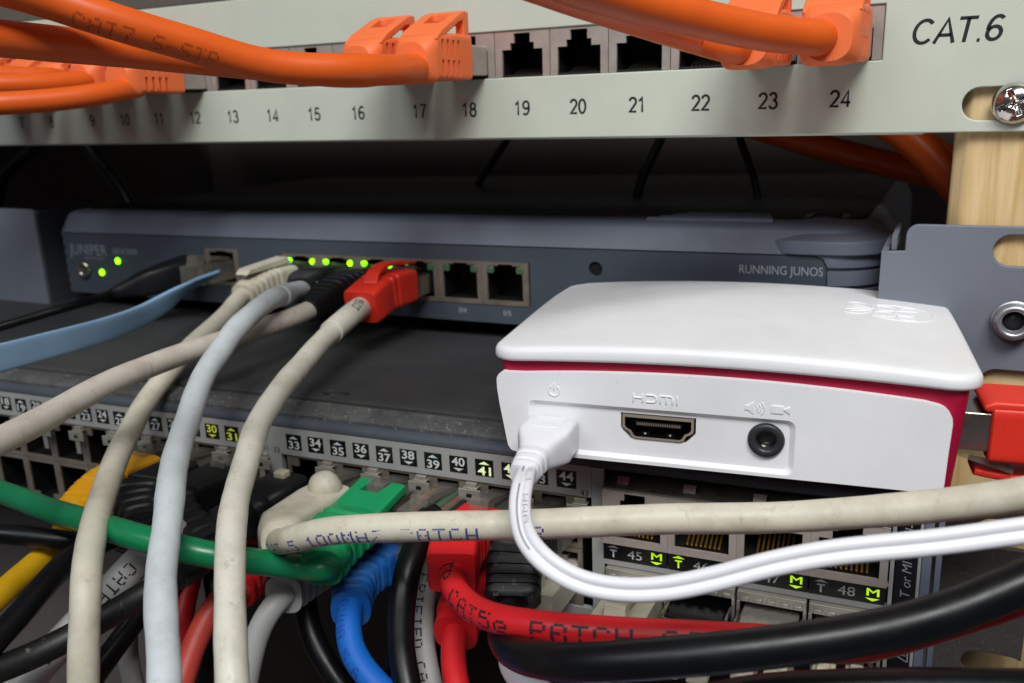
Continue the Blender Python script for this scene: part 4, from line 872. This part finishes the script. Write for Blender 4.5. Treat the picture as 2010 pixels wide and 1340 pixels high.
# --- orange patch cables in the panel
def orange_boot(root, X):
    b = MB()
    b.loft([superring(Vector((X, y, 21.6 + dz)), Vector((1, 0, 0)), Vector((0, 0, 1)), w, h, e) for y, w, h, e, dz in
            [(-9.5, 13.0, 11.6, 12, 0), (-17, 13.0, 11.6, 12, 0), (-19, 12.8, 11.4, 12, 0), (-25.5, 12.0, 11.2, 9, -.3), (-25.9, 11.8, 11.2, 7, -.5), (-26.4, 12.2, 12.0, 5, -.9), (-28.4, 11.4, 11.2, 3.4, -1.2), (-30.0, 9.4, 9.4, 2.4, -1.4)]], 0, True, False)
    o = wbuild(b, 'boot', M['orangeboot'], root)
    c = MB()
    for k in range(4):
        for z0, z1 in ((16.4, 20.6), (22.2, 25.6)):
            c.box(X + 4.6, X + 9, -24.6 + k * 2.5, -23.5 + k * 2.5, z0, z1); c.box(X - 9, X - 4.6, -24.6 + k * 2.5, -23.5 + k * 2.5, z0, z1)
    inv = root.matrix_world.inverted(); c.v = [tuple((inv @ (Vector(p) * S)) / S) for p in c.v]
    cut(o, c); bevel(o, 0.35, 2, 40)
    g = MB().prism([(-9.5, 26.8), (-9.5, 33.2), (-11.4, 33.4), (-14, 32.6), (-23.5, 28.2), (-27.2, 25.6), (-26.4, 24.9), (-20.0, 27.6), (-14.5, 30.4), (-12.3, 30.8), (-12.3, 26.8)], X - 5.9, X + 5.9, 'x')
    go = wbuild(g, 'latch_guard', M['orangeboot'], root)
    h = MB().prism(rrect(X - 2.9, X + 2.9, -19.0, -12.6, 1.2), 20, 40, 'z'); h.box(X - 3.2, X + 3.2, -12.4, -8, 26, 29.8)
    h.v = [tuple((inv @ (Vector(p) * S)) / S) for p in h.v]
    cut(go, h); bevel(go, 0.4, 2, 40)
    m_ = MB().box(X - 5.85, X + 5.85, -10, 8, 17.2, 25.0)
    wbuild(m_, 'connector_shell', M['nickel'], root, bevel=0.4)
olab = {18: 'thick orange cable arching from socket 18 with CAT7 print', 17: 'thick orange cable in socket 17, running behind the printed one', 24: 'thick orange cable plugged into socket 24 beside the CAT.6 print',
        23: 'orange cable in socket 23, partly hidden by the one in socket 24', 12: 'lower orange cable whose ribbed boot sits in socket 12', 11: 'orange cable in socket 11 just above the ribbed boot in 12', 10: 'blurred orange cable in socket 10 with open latch guard', 9: 'blurred orange cable in socket 9 at the edge of the frame'}
for nn, key in ((18, 'orange18'), (17, 'orange17'), (24, 'orange24'), (23, 'orange23'), (12, 'orange12'), (11, 'orange11'), (10, 'orange10'), (9, 'orange9')):
    pr_ = ()
    if nn == 18: pr_ = (('CAT7 S-STP 4X2', 3.6, 88, -58, dict(ink=M['orangeink'], flip=True, gap=.35, aspect=.52)),)
    rt, path, r = cable('patch_cable', olab[nn], key, M['orange'], 'cable', 0.008, 'orange patch cables', (portx(nn), 0, 21.5), prints=pr_)
    orange_boot(rt, portx(nn))
for nn in (8, 7):
    rt = thing('patch_cable', 'blurred orange cable in socket %d under the thick orange cables' % nn, 'cable', (portx(nn), 0, 21.5), None, 'orange patch cables')
    pth = catmull([(portx(nn), -30, 20), (portx(nn) - 8, -45, 21), (portx(nn) - 40, -58, 22), (portx(nn) - 90, -62, 24)], 1.5)
    mb = MB(); tube(mb, pth, 3.6, 18); wbuild(mb, 'jacket', M['orange'], rt); orange_boot(rt, portx(nn))

# --- gateway cables
def gwp(i): return Vector((SX[i] - .5, 22, SZ + .0125 * SX[i]))
rt, path, r = cable('patch_cable', 'aged beige cable with beige boot in the first gateway socket', 'beige0', M['beige'], 'cable', 0.02, 'pale cables hanging from the gateway', gwp(0))
boot(rt, gwp(0), OUT, 8, 'beige0', ribbed(6, 11.8, 9.2, 8.2, 8.2, 7, 2.3, 0, 1, .7, .36), M['beige'], plugm=[M['clear'], M['gold']])
wbuild(MB().prism([(15, -42.3), (13, -39.9), (-6, -41.2), (-8, -43)], gwp(0).x - 2.6, gwp(0).x + 2.6, 'x'), 'latch_cover', M['beige'], rt, bevel=.3)
rt, path, r = cable('patch_cable', 'grey white cable with smooth black boot hanging in the middle', 'grey1', M['offwhite'], 'cable', 0.045, 'pale cables hanging from the gateway', gwp(1))
boot(rt, gwp(1), OUT, 8, 'grey1', ribbed(7, 11.6, 9.4, 8.4, 8.2, 6, 2.2, 0, 1, .6, .3), M['blackboot'], plugm=[M['clear'], M['gold']])
slv = MB(); sp = catmull(CABLES['grey1'][1], 1.2); slv_p = sp[:17]; tube(slv, slv_p, r + .35, 22); wbuild(slv, 'sleeve', M['offwhite'], rt)
rt, path, r = cable('patch_cable', 'warm beige cable with ribbed black boot sloping to the left edge', 'pink2', M['beigewarm'], 'cable', 0.02, 'pale cables hanging from the gateway', gwp(2))
boot(rt, gwp(2), OUT, 8, 'pink2', ribbed(9, 11.6, 9.4, 8.0, 8.0, 6, 2.2, 0, 1, .8, .2), M['blackboot'], plugm=[M['clear'], M['gold']])
rt, path, r = cable('patch_cable', 'ivory cable with square red boot and a printed marker sleeve', 'white3', M['ivory'], 'cable', 0.035, 'pale cables hanging from the gateway', gwp(3))
boot(rt, gwp(3), OUT, 9, 'white3', [(0, 12.2, 10.6, 9), (.18, 12.6, 11.2, 9), (.42, 12.4, 11.0, 9), (.44, 11.6, 10.4, 9), (.48, 11.6, 10.4, 9), (.5, 12.2, 10.8, 9), (.54, 12.2, 10.8, 9), (.56, 11.5, 10.2, 9), (.6, 11.5, 10.2, 9), (.62, 12, 10.6, 9), (.96, 11.6, 10.6, 8), (1, 11.0, 10.0, 7)], M['vermilion'], L=.55, plugm=[M['steel'], M['gold']])
g3 = gwp(3); gpts = [Vector((g3.x, 19, -40.6)), Vector((g3.x, 12, -39.6)), Vector((g3.x, 3, -38.8)), Vector((g3.x + .6, -4, -40.6)), Vector((g3.x + 1.5, -7, -43.4))]
gp_ = catmull(gpts, 1.0); gb_ = MB(); fr = frames(gp_); gb_.loft([superring(p, b, n, 4.6, 1.3, 6, 16) for p, (t, n, b) in zip(gp_, fr)]); wbuild(gb_, 'latch_guard', M['vermilion'], rt)
slv = MB(); i0 = 4; slv_p = path[i0:26]; tube(slv, slv_p, r + .45, 24); wbuild(slv, 'marker_sleeve', M['ivory'], rt)
mk = MB(); dots(mk, slv_p, r + .47, 'NS03', 2.6, 7.2, -20, aspect=.5, flip=False); wbuild(mk, 'marker_print', M['ink'], rt, weld=False)

# pale blue flat cable with a clear plug in the console socket
bp = CABLES['blueflat'][1]
rt = thing('console_cable', 'pale blue flat ribbon cable twisting from the console socket', 'cable', (-26.5, 22, -47.3))
pth = catmull(bp, 1.5); fb = MB(); rr_ = []
for i, p in enumerate(pth):
    k = i / (len(pth) - 1); t = (pth[min(i+1, len(pth)-1)] - pth[max(i-1, 0)]).normalized()
    kk = min(1, k / .25); kk = kk * kk * (3 - 2 * kk)
    u = Vector((0.25, 0.5, .25)).lerp(Vector((.05, .35, .95)), kk); u -= t * u.dot(t); u.normalize(); w_ = t.cross(u)
    rr_.append(superring(p, u, w_, 7.4, 1.7, 4, 20))
fb.loft(rr_); wbuild(fb, 'jacket', M['paleblue'], rt)
pb = MB(); M4 = Matrix.Translation((-26.7, 22, -47.3)); plug_mesh(pb, M4, 15, 1); wbuild(pb, 'plug', [M['clear'], M['gold']], rt, weld=False)

# thin black lead with long moulded plug
rt = thing('power_lead', 'thin black lead with long moulded plug beside the pale blue cable', 'cable', (-42, 22, -47))
pth = catmull(CABLES['blackthin'][1], 1.5); mb = MB(); tube(mb, pth, 1.5, 14); wbuild(mb, 'jacket', M['blackpvc'], rt)
c0 = Vector(CABLES['blackthin'][1][0]); a = Vector((-38.5, 21.5, -47.2)); pp_ = catmull([a, a + Vector((0, -9, -.5)), a.lerp(c0, .62) + Vector((1.5, -1, 0)), c0], 1.0)
mb = MB(); boot_mesh(mb, pp_, [(0, 9, 8, 6), (.1, 11.2, 9.6, 6), (.55, 11.2, 9.6, 6), (.7, 9.8, 8.6, 5), (.78, 7.4, 7, 3), (.9, 5.4, 5.4, 2.2), (1, 3.4, 3.4, 2)]); wbuild(mb, 'plug', M['blackboot'], rt)

# --- cables in the switch
def sj(n, lower=False, y=0): return swp(col(n), y, -106.4 if lower else -91.4)
def swcable(label, key, jm, n, lower, bm, secs, cat='cable', wob=.012, b0=8, L=.5, prints=(), plugm='clear', up=None, group='cables in the lower switch'):
    J = sj(n, lower)
    rt, path, r = cable('patch_cable', label, key, jm, cat, wob, group, J, prints=prints)
    if bm is not None:
        boot(rt, J, OUT, b0, key, secs, bm, L, plugm=[M[plugm], M['gold']], up=(-1 if lower else 1) if up is None else up)
    return rt, path, r
# green
rt, path, r = swcable('glossy green cable with forked green hood crossing to the left edge', 'green', M['green'], 37, False, M['greenboot'], b0=13, secs=
    [(0, 12.4, 7.0, 8), (.28, 13.0, 9.0, 7), (.36, 12.6, 9.6, 6), (.38, 10.6, 8.4, 6), (.44, 10.6, 8.4, 6), (.455, 12.2, 10.4, 6), (.53, 12.0, 10.4, 6), (.55, 9.8, 8.4, 5), (.61, 9.8, 8.4, 5), (.625, 11.6, 10.6, 5), (.7, 11.2, 10.4, 4.5), (.72, 9.0, 8.2, 4), (.78, 9.0, 8.2, 4), (.795, 10.6, 10, 4), (.87, 10.2, 9.8, 4), (.89, 8.6, 8, 3.5), (.92, 8.6, 8, 3.5), (.93, 9.6, 9.4, 3), (1, 9.0, 8.8, 3)])
J = sj(37); hp = MB()
hood = [(-6.6, -6.5), (-2.6, -6.5), (-2.6, -13), (2.6, -13), (2.6, -6.5), (6.6, -6.5), (6.6, -21), (5.0, -27), (-5.0, -27), (-6.6, -21)]
hp.prism([(x, y) for x, y in hood], 2.2, 4.6, 'z')
for i, (x, y, z) in enumerate(hp.v): hp.v[i] = (J.x + x, J.y + y, J.z + z + (1.5 if y > -15 else -1.2 * (-y - 15) / 6))
wbuild(hp, 'hood', M['greenboot'], rt, bevel=.4)
# big beige
rt, path, r = swcable('thick aged beige cable with blue CAT.5 100MHZ PATCH print and knobbed boot', 'beigebig', M['beige'], 35, False, M['beige'],
    [(0, 11.6, 8.4, 6), (.2, 12.2, 9.4, 5), (.6, 11.8, 9.6, 4.5), (.85, 10.4, 9.4, 3.4), (.97, 9.2, 9.0, 2.6), (1, 8.4, 8.4, 2.3)], wob=.015, L=.6,
    prints=(('CAT.5 100MHZ PATCH 4PR 24', 2.8, 9.0, 37, dict(ink=M['blueink'], gap=.2, aspect=.75)),))
J = sj(35, False, -9); kb = MB().lathe([(0.01, 5.2), (1.6, 4.95), (3.0, 4.0), (3.9, 2.4), (4.2, .6), (4.4, -2.5)], 28, 0, Matrix.Translation(J + Vector((0.2, -3.0, 3.6))) @ Matrix.Rotation(math.radians(20), 4, 'X'))
wbuild(kb, 'latch_knob', M['beige'], rt)
# yellow and blacks on the left
swcable('yellow cable with stepped yellow boot below the number strip', 'yellow', M['yellow'], 27, False, M['yellowboot'], ribbed(7, 11.8, 8.6, 9.4, 8.2, 8, 3.5, 0, 1, 1.0, .4))
swcable('thin black cable leaving to the left edge above the yellow cable', 'black1', M['blackpvc'], 29, True, M['blackboot'], ribbed(5, 11.6, 9.2, 8, 8, 6, 2.5))
swcable('black cable crossing under the yellow cable, bent down to the corner', 'black2', M['blackpvc'], 29, False, M['blackboot'], ribbed(5, 11.6, 9.2, 8, 8, 6, 2.5))
swcable('scuffed black cable sagging behind the two pale hanging cables', 'black3', M['scuffed'], 31, False, M['blackboot'], ribbed(6, 11.6, 9.4, 8, 8, 6, 2.5))
swcable('white cable printed CATEGORY hidden behind the black and green cables', 'catego', M['greypvc'], 31, True, M['greypvc'], ribbed(4, 11.6, 9.2, 8, 8, 6, 2.5),
    prints=(('CATEGORY 5', 3.0, 16, -15, dict(ink=M['ink'], gap=.1, aspect=.6)),))
J = sj(33); bk = thing('patch_cable', 'black boot with a cream latch stud beside the beige knobbed boot', 'cable', J)
bkp = catmull([J + OUT * 7, J + OUT * 20, J + Vector((-4, -34, -3)), J + Vector((-10, -39, -12)), J + Vector((-14, -41, -44))], 1.0)
mb = MB(); boot_mesh(mb, bkp[:34], ribbed(6, 11.8, 9.6, 8, 8, 6, 2.5)); wbuild(mb, 'boot', M['blackboot'], bk)
mb = MB(); tube(mb, bkp[32:], 2.8, 16); wbuild(mb, 'jacket', M['blackpvc'], bk)
mb = MB().box(-1.7, 1.7, -11.4, -8.4, 4.2, 6.4); mb.v = [(x + J.x, y + J.y, z + J.z) for x, y, z in mb.v]; wbuild(mb, 'latch_stud', M['cream'], bk, bevel=.5)
swcable('deep red cable hanging straight down behind the pale cables', 'redA', M['red'], 25, True, None, None)
swcable('faded red cable with red boot curving down beside the deep red one', 'redB', M['redlight'], 33, True, M['redboot'], ribbed(6, 11.6, 9.4, 8, 8, 6, 2.5))
swcable('grey cable with ribbed grey boot below the green plug', 'greylow', M['greypvc'], 35, True, M['greypvc'], ribbed(5, 11.6, 9.6, 8.6, 8.4, 6, 3))
swcable('bright blue cable with worn ribbed blue boot', 'blue', M['blue'], 37, True, M['blueboot'], ribbed(6, 11.2, 9.0, 8.8, 8.8, 5, 2.4, 0, 1, 1.7, .2),
    prints=(('ANNA 5 A', 2.4, 8, 25, dict(ink=M['blueink'], gap=.2, aspect=.6)),))
# clear plugs without boots
def clear_plug(rt, J, up=1, wires=True):
    pb = MB(); M4 = Matrix.Translation(J); plug_mesh(pb, M4, 14, up); wbuild(pb, 'plug', [M['clear'], M['gold']], rt, weld=False)
    if wires:
        for k, mt in enumerate(('wire_orange', 'wire_blue', 'wire_green', 'wire_brown')):
            w = MB(); x0 = -3.9 + k * 2.6; tube(w, catmull([J + Vector((x0, 3, 1.6)), J + Vector((x0, -6, 1.9)), J + Vector((x0 * .6, -13, 1.0)), J + Vector((x0 * .3, -20, -1.4))], 1), .75, 10); wbuild(w, 'wire', M[mt], rt)
rt, path, r = swcable('smooth black cable dropping from a bootless clear plug with coloured wires', 'black4', M['blackpvc'], 39, False, None, None); clear_plug(rt, sj(39))
rt, path, r = swcable('pale cable with black lettering half hidden between black and red cables', 'whitetext', M['greypvc'], 39, True, None, None, prints=(('VERIFIED CAT 5E', 2.6, 14, 30, dict(ink=M['ink'], gap=.1, aspect=.6)),)); clear_plug(rt, sj(39, True), -1, False)
# red pair and scuffed black
rt, path, r = swcable('red cable with block shaped red boot and black CAT5e PATCH CORD print', 'red5e', M['red'], 41, False, M['redboot'],
    [(0, 11.2, 8.2, 8), (.2, 11.2, 8.4, 8)] + [q for k in range(4) for q in ((.22 + k*.13, 9.6, 7.2, 8), (.26 + k*.13, 9.6, 7.2, 8), (.275 + k*.13, 11.2 - k*.1, 8.8 - k*.05, 8), (.335 + k*.13, 11.2 - k*.1, 8.8 - k*.05, 8))] + [(.75, 10.6, 9.6, 9), (.97, 10.6, 9.8, 9), (1, 9.9, 9.2, 9)], L=.55,
    prints=(('TP CAT5e PATCH CORD', 3.3, 7.6, 12, dict(ink=M['redink'], gap=0.0, aspect=.78)),))
swcable('short red cable with ridged red collar dropping below the block boot', 'red2', M['red'], 41, True, M['redboot'], ribbed(3, 10.8, 9.4, 9.4, 9.4, 5, 2.2, 0, 1, 1.2, .36))
swcable('thick black cable looping from the scuffed black boot to the right edge', 'blackbig', M['blackpvc'], 43, False, M['scuffed'], [(0, 11.4, 9.4, 6), (.2, 11.6, 10, 6)] + [q for k in range(9) for q in ((.22 + k*.082, 10.6, 9.4, 5), (.242 + k*.082, 10.6, 9.4, 5), (.248 + k*.082, 11.6, 10.4, 5), (.298 + k*.082, 11.6, 10.4, 5))] + [(.96, 11.4, 10.4, 5), (1, 10, 9.4, 4)], wob=.006, L=.6)
rt, path, r = swcable('white cable end showing under the loop of thick black cable', 'whitelow', M['whitepvc'], 43, True, None, None, wob=.004)
pb = MB(); plug_mesh(pb, Matrix.Translation(sj(43, True)), 15, 1); wbuild(pb, 'plug', [M['clearwhite'], M['gold']], rt, weld=False)
root, path, r = cable('power_lead', 'black lead lying along the lower right edge below the thick loop', 'blacklow', M['blackpvc'], 'cable', .006)
# extra bootless plugs in the two last upper columns
for n, lab in ((43, 'clear plug in the last upper socket beside small 43 print'),):
    pass

# --- USB lead of the white case
ub = CABLES['usb'][1]
rt = thing('usb_lead', 'white twin core USB lead plugged into the white case', 'cable', pip(16.8, 0, 5.4))
pth = catmull([pip(16.7, -19.0, 4.6)] + [Vector(p) for p in ub[1:]], 1.0)
VD = Vector((0.35, -0.85, 0.38))
rings = []; n2 = 26
for i, p in enumerate(pth):
    t = (pth[min(i+1, len(pth)-1)] - pth[max(i-1, 0)]).normalized(); w_ = t.cross(VD); w_.normalize(); v_ = w_.cross(t)
    ring = []
    for sg in (1, -1):
        for j in range(13):
            a = math.radians(-155 + 310 * j / 12); x = sg * (.93 + 1.02 * math.cos(a)); y = sg * 1.02 * math.sin(a)
            ring.append(p + w_ * x + v_ * y)
    rings.append(ring)
mb = MB().loft(rings); wbuild(mb, 'jacket', M['whitepvc'], rt)
pl = MB()
for s0_, off in ((8, -1), (13, -1), (20, -1), (27, -1), (34, -1)): pass
ptx = MB(); dots(ptx, [p + (t.cross(VD)).normalized() * (-.95) for p, (t, n, b) in zip(pth, frames(pth, tuple(VD)))], 1.03, 'A I WWA', .85, 7, 0, aspect=2.2, gap=.25); 
wbuild(ptx, 'printed_text', M['grey_ink'], rt, weld=False)
strp = MB()
for a_, b_ in ((2, 9), (14, 30)):
    seg_ = pth[a_:b_]; fr = frames(seg_, tuple(VD)); L_, R_ = [], []
    for p, (t, n, b) in zip(seg_, fr):
        w_ = t.cross(VD).normalized(); v_ = w_.cross(t); L_.append(p + v_ * .80 + w_ * (.30)); R_.append(p + v_ * 1.0 + w_ * (.58))
    strp.add(L_ + R_, [(i, i+1, len(L_)+i+1, len(L_)+i) for i in range(len(L_)-1)])
wbuild(strp, 'core_stripe', M['grey_ink'], rt, weld=False)
bp_ = catmull([pip(16.8, -0.4, 5.4), pip(16.8, -8, 5.3), pip(16.7, -15, 5.0), pip(16.6, -21.5, 4.2)], .6)
mb = MB(); boot_mesh(mb, bp_, [(0, 10.4, 6.9, 9), (.02, 11.0, 7.4, 9), (.34, 11.2, 7.6, 9), (.40, 10.8, 7.3, 7), (.58, 7.6, 6.6, 4), (.64, 6.8, 6.0, 3.2), (.66, 6.3, 5.6, 3), (.70, 6.3, 5.6, 3), (.71, 6.7, 5.8, 3), (.76, 6.5, 5.6, 3), (.77, 5.9, 5.1, 3), (.81, 5.9, 5.1, 3), (.82, 6.3, 5.4, 3), (.87, 6.1, 5.2, 3), (.88, 5.5, 4.7, 3), (.92, 5.5, 4.7, 3), (.93, 5.9, 5, 3), (1, 5.3, 4.4, 3)])
o = wbuild(mb, 'plug', M['whitepvc'], rt); e = o.modifiers.new('es', 'EDGE_SPLIT'); e.split_angle = math.radians(38)
pan = MB().prism([(x, y) for x, y in rrect(13.6, 20.0, -7.4, -1.6, .5)], 9.0, 9.35, 'z'); pan.v = [tuple(pip(*v)) for v in pan.v]; wbuild(pan, 'grip_pad', M['whitepvc'], rt, bevel=.25)

# --- red network plug on the short side of the case
rt = thing('patch_cable', 'vermilion booted network plug in the short side of the white case', 'cable', pip(95, 13, 10))
def pbuild(mb, name, mt, **k):
    mb.v = [tuple(pip(*v)) for v in mb.v]; return wbuild(mb, name, mt, rt, **k)
pbuild(MB().box(93, 105.5, 7.2, 18.8, 6.6, 14.4), 'connector_shell', M['steel'], bevel=.4)
bx = MB(); bx.loft([superring(Vector((x, 13, 10.3)), Vector((0, 1, 0)), Vector((0, 0, 1)), w, h, e) for x, w, h, e in [(101.0, 13.2, 11.0, 9), (101.4, 13.6, 11.4, 9), (112, 13.6, 11.6, 9), (120, 12, 11, 6), (128, 9, 9, 3)]], 0, True, False)
pbuild(bx, 'boot', M['vermilion'], bevel=.5)
pbuild(MB().box(108.5, 124, 5.7, 7, 7.4, 12.6), 'grip_pad', M['vermilion'], bevel=.5)
pbuild(MB().prism([(99.2, 16.0), (101.5, 17.0), (116, 17.0), (122, 16.0), (122, 14.6), (99.8, 14.6)], 6.6, 19.4, 'y'), 'boot_collar', M['vermilion'], bevel=.7)
lg = MB(); lp = [Vector((99.5, 13, 1.6)), Vector((104, 13, 1.0)), Vector((112, 13, 1.4)), Vector((120, 13, 4.5))]
lpp = catmull(lp, 1); fr = frames(lpp); lg.loft([superring(p, b, n, 8, 1.6, 6, 16) for p, (t, n, b) in zip(lpp, fr)]); pbuild(lg, 'latch_guard', M['vermilion'])
lt = MB().prism([(94, 5.6), (106, 2.2), (106, 3.2), (94, 6.6)], 8.2, 13, 'y'); lt.v = [(x, y, z) for x, y, z in lt.v]; pbuild(lt, 'latch', M['clear'])
mb = MB(); tube(mb, catmull([pip(127, 13, 10.3), pip(138, 12, 10.5), pip(152, 6, 6), pip(165, -4, -10)], 1.2), 2.9, 18); wbuild(mb, 'jacket', M['redlight'], rt)

# --- fibre plugs and a clear plug in the module
def fibre(x, lab, dark=False):
    t = thing('fibre_plug', lab, 'plug', swp(x, -2, -108))
    b = MB().box(-6.2, 6.2, -10, 6, -115.6, -106.4, 0); b.box(-6.8, 6.8, -11.5, -9.6, -107.4, -106.2, 0)
    b.v = [tuple(swp(x + p[0], p[1], p[2])) for p in b.v]; wbuild(b, 'module_shell', M['jack'] if dark else M['clipsteel'], t, bevel=.3)
    c = MB()
    pth_ = [Vector((-6.6, -2, -106.6)), Vector((-6.9, -9, -106.2)), Vector((-6.5, -12.4, -106.3)), Vector((0, -12.6, -106.3)), Vector((6.5, -12.4, -106.3)), Vector((6.9, -9, -106.2)), Vector((6.6, -2, -106.6))]
    tube(c, catmull([swp(x + p.x, p.y, p.z) for p in pth_], .7), .55, 10); wbuild(c, 'bail', M['chrome'], t)
    # two duplex connectors
    o_ = MB().box(-5.3, 5.3, -10.2, -9.8, -114.8, -108.4); o_.v = [tuple(swp(x + p[0], p[1], p[2])) for p in o_.v]; wbuild(o_, 'module_mouth', M['socket'], t)
    for dx in (-3.2, 3.2):
        d = MB().box(-2.3, 2.3, -22, -6, -114.4, -109.6, 0); d.prism([(-18, -109.6), (-17, -107.4), (-8, -108.9), (-8, -109.6)], -1.3, 1.3, 'x', 0)
        d.v = [tuple(swp(x + dx + p[0], p[1], p[2])) for p in d.v]; wbuild(d, 'fibre_connector', M['cream'], t, bevel=.35)
    return t
rt = thing('loose_plug', 'cream network plug with latch in the first cage under the 45 tile', 'plug', swp(170.9, -2, -108))
pb = MB(); plug_mesh(pb, Matrix.Translation(swp(170.9, -2, -109)), 15, 1); wbuild(pb, 'plug_body', [M['cream'], M['gold']], rt, weld=False, bevel=.25)
mb = MB(); tube(mb, catmull([swp(170.9, -15, -110), swp(170.5, -24, -111), swp(169, -30, -118), swp(168, -32, -150)], 1), 2.7, 16); wbuild(mb, 'jacket', M['greypvc'], rt)
fibre(186.65, 'black fronted fibre module with wire bail under the 46 tile', True)
fibre(202.4, 'metal fibre module with wire bail below the unlit 47 tile')
fibre(218.15, 'metal fibre module showing two cream connectors below the thick black cable')

# --- dim things behind the devices
def loose(name, label, pts, r, mt, cat='cable'):
    mb = MB(); tube(mb, catmull(pts, 2.5), r, 16); o = build(mb, name, mt); tag(o, label, cat); return o
loose('orange_cable', 'thick orange cable slanting down in the dark beside the wood post', [(150, 60, 14), (200, 62, 2), (214, 58, -8), (226, 52, -22), (240, 48, -50)], 4.6, M['orange'])
loose('orange_cable', 'dim orange cable crossing the dark gap left of the slanting one', [(120, 90, 14), (160, 84, 0), (190, 82, -9), (222, 80, -17), (250, 80, -24)], 4.2, M['orange'])
loose('orange_cable', 'dim orange cable right beside the slanting one behind the post', [(168, 74, 14), (205, 72, -1), (222, 66, -12), (238, 62, -34)], 3.6, M['orange'])
loose('black_cable', 'black cable curving down through the dark gap at the left edge', [(-160, 70, 20), (-178, 66, 0), (-205, 62, -18), (-215, 60, -40)], 3.0, M['blackpvc'])
loose('black_cable', 'black cable falling behind the gateway, nearest its left end', [(-165, 70, 20), (-146, 66, -2), (-122, 62, -24), (-112, 60, -40)], 3.2, M['blackpvc'])
loose('black_cable', 'black cable dangling behind the middle of the gateway top', [(128, 95, 30), (126, 92, 0), (118, 88, -20), (116, 88, -34)], 1.7, M['blackpvc'])
loose('black_cable', 'slim black cable beside the dangling one, leaning right', [(150, 95, 30), (152, 92, 0), (160, 90, -20), (162, 88, -34)], 1.4, M['blackpvc'])
loose('black_cable', 'slim dark cable slanting in the gap below the numbers 16 and 17', [(60, 150, 30), (40, 145, 0), (22, 140, -26)], 1.6, M['blackpvc'])

for key, lab, jm, n in (('lowa', 'black cable low in the tangle, slanting behind the scuffed one to the lower edge', 'blackpvc', 29), ('lowb', 'slim grey cable hanging between the two left pale cables in the background', 'greypvc', 27),
                        ('lowc', 'black cable hanging behind the faded red cable', 'blackpvc', 31), ('lowd', 'black cable curving in the dark behind the blue cable', 'blackpvc', 35)):
    cable('patch_cable', lab, key, M[jm], 'cable', .015, 'cables in the lower switch', sj(n, True))
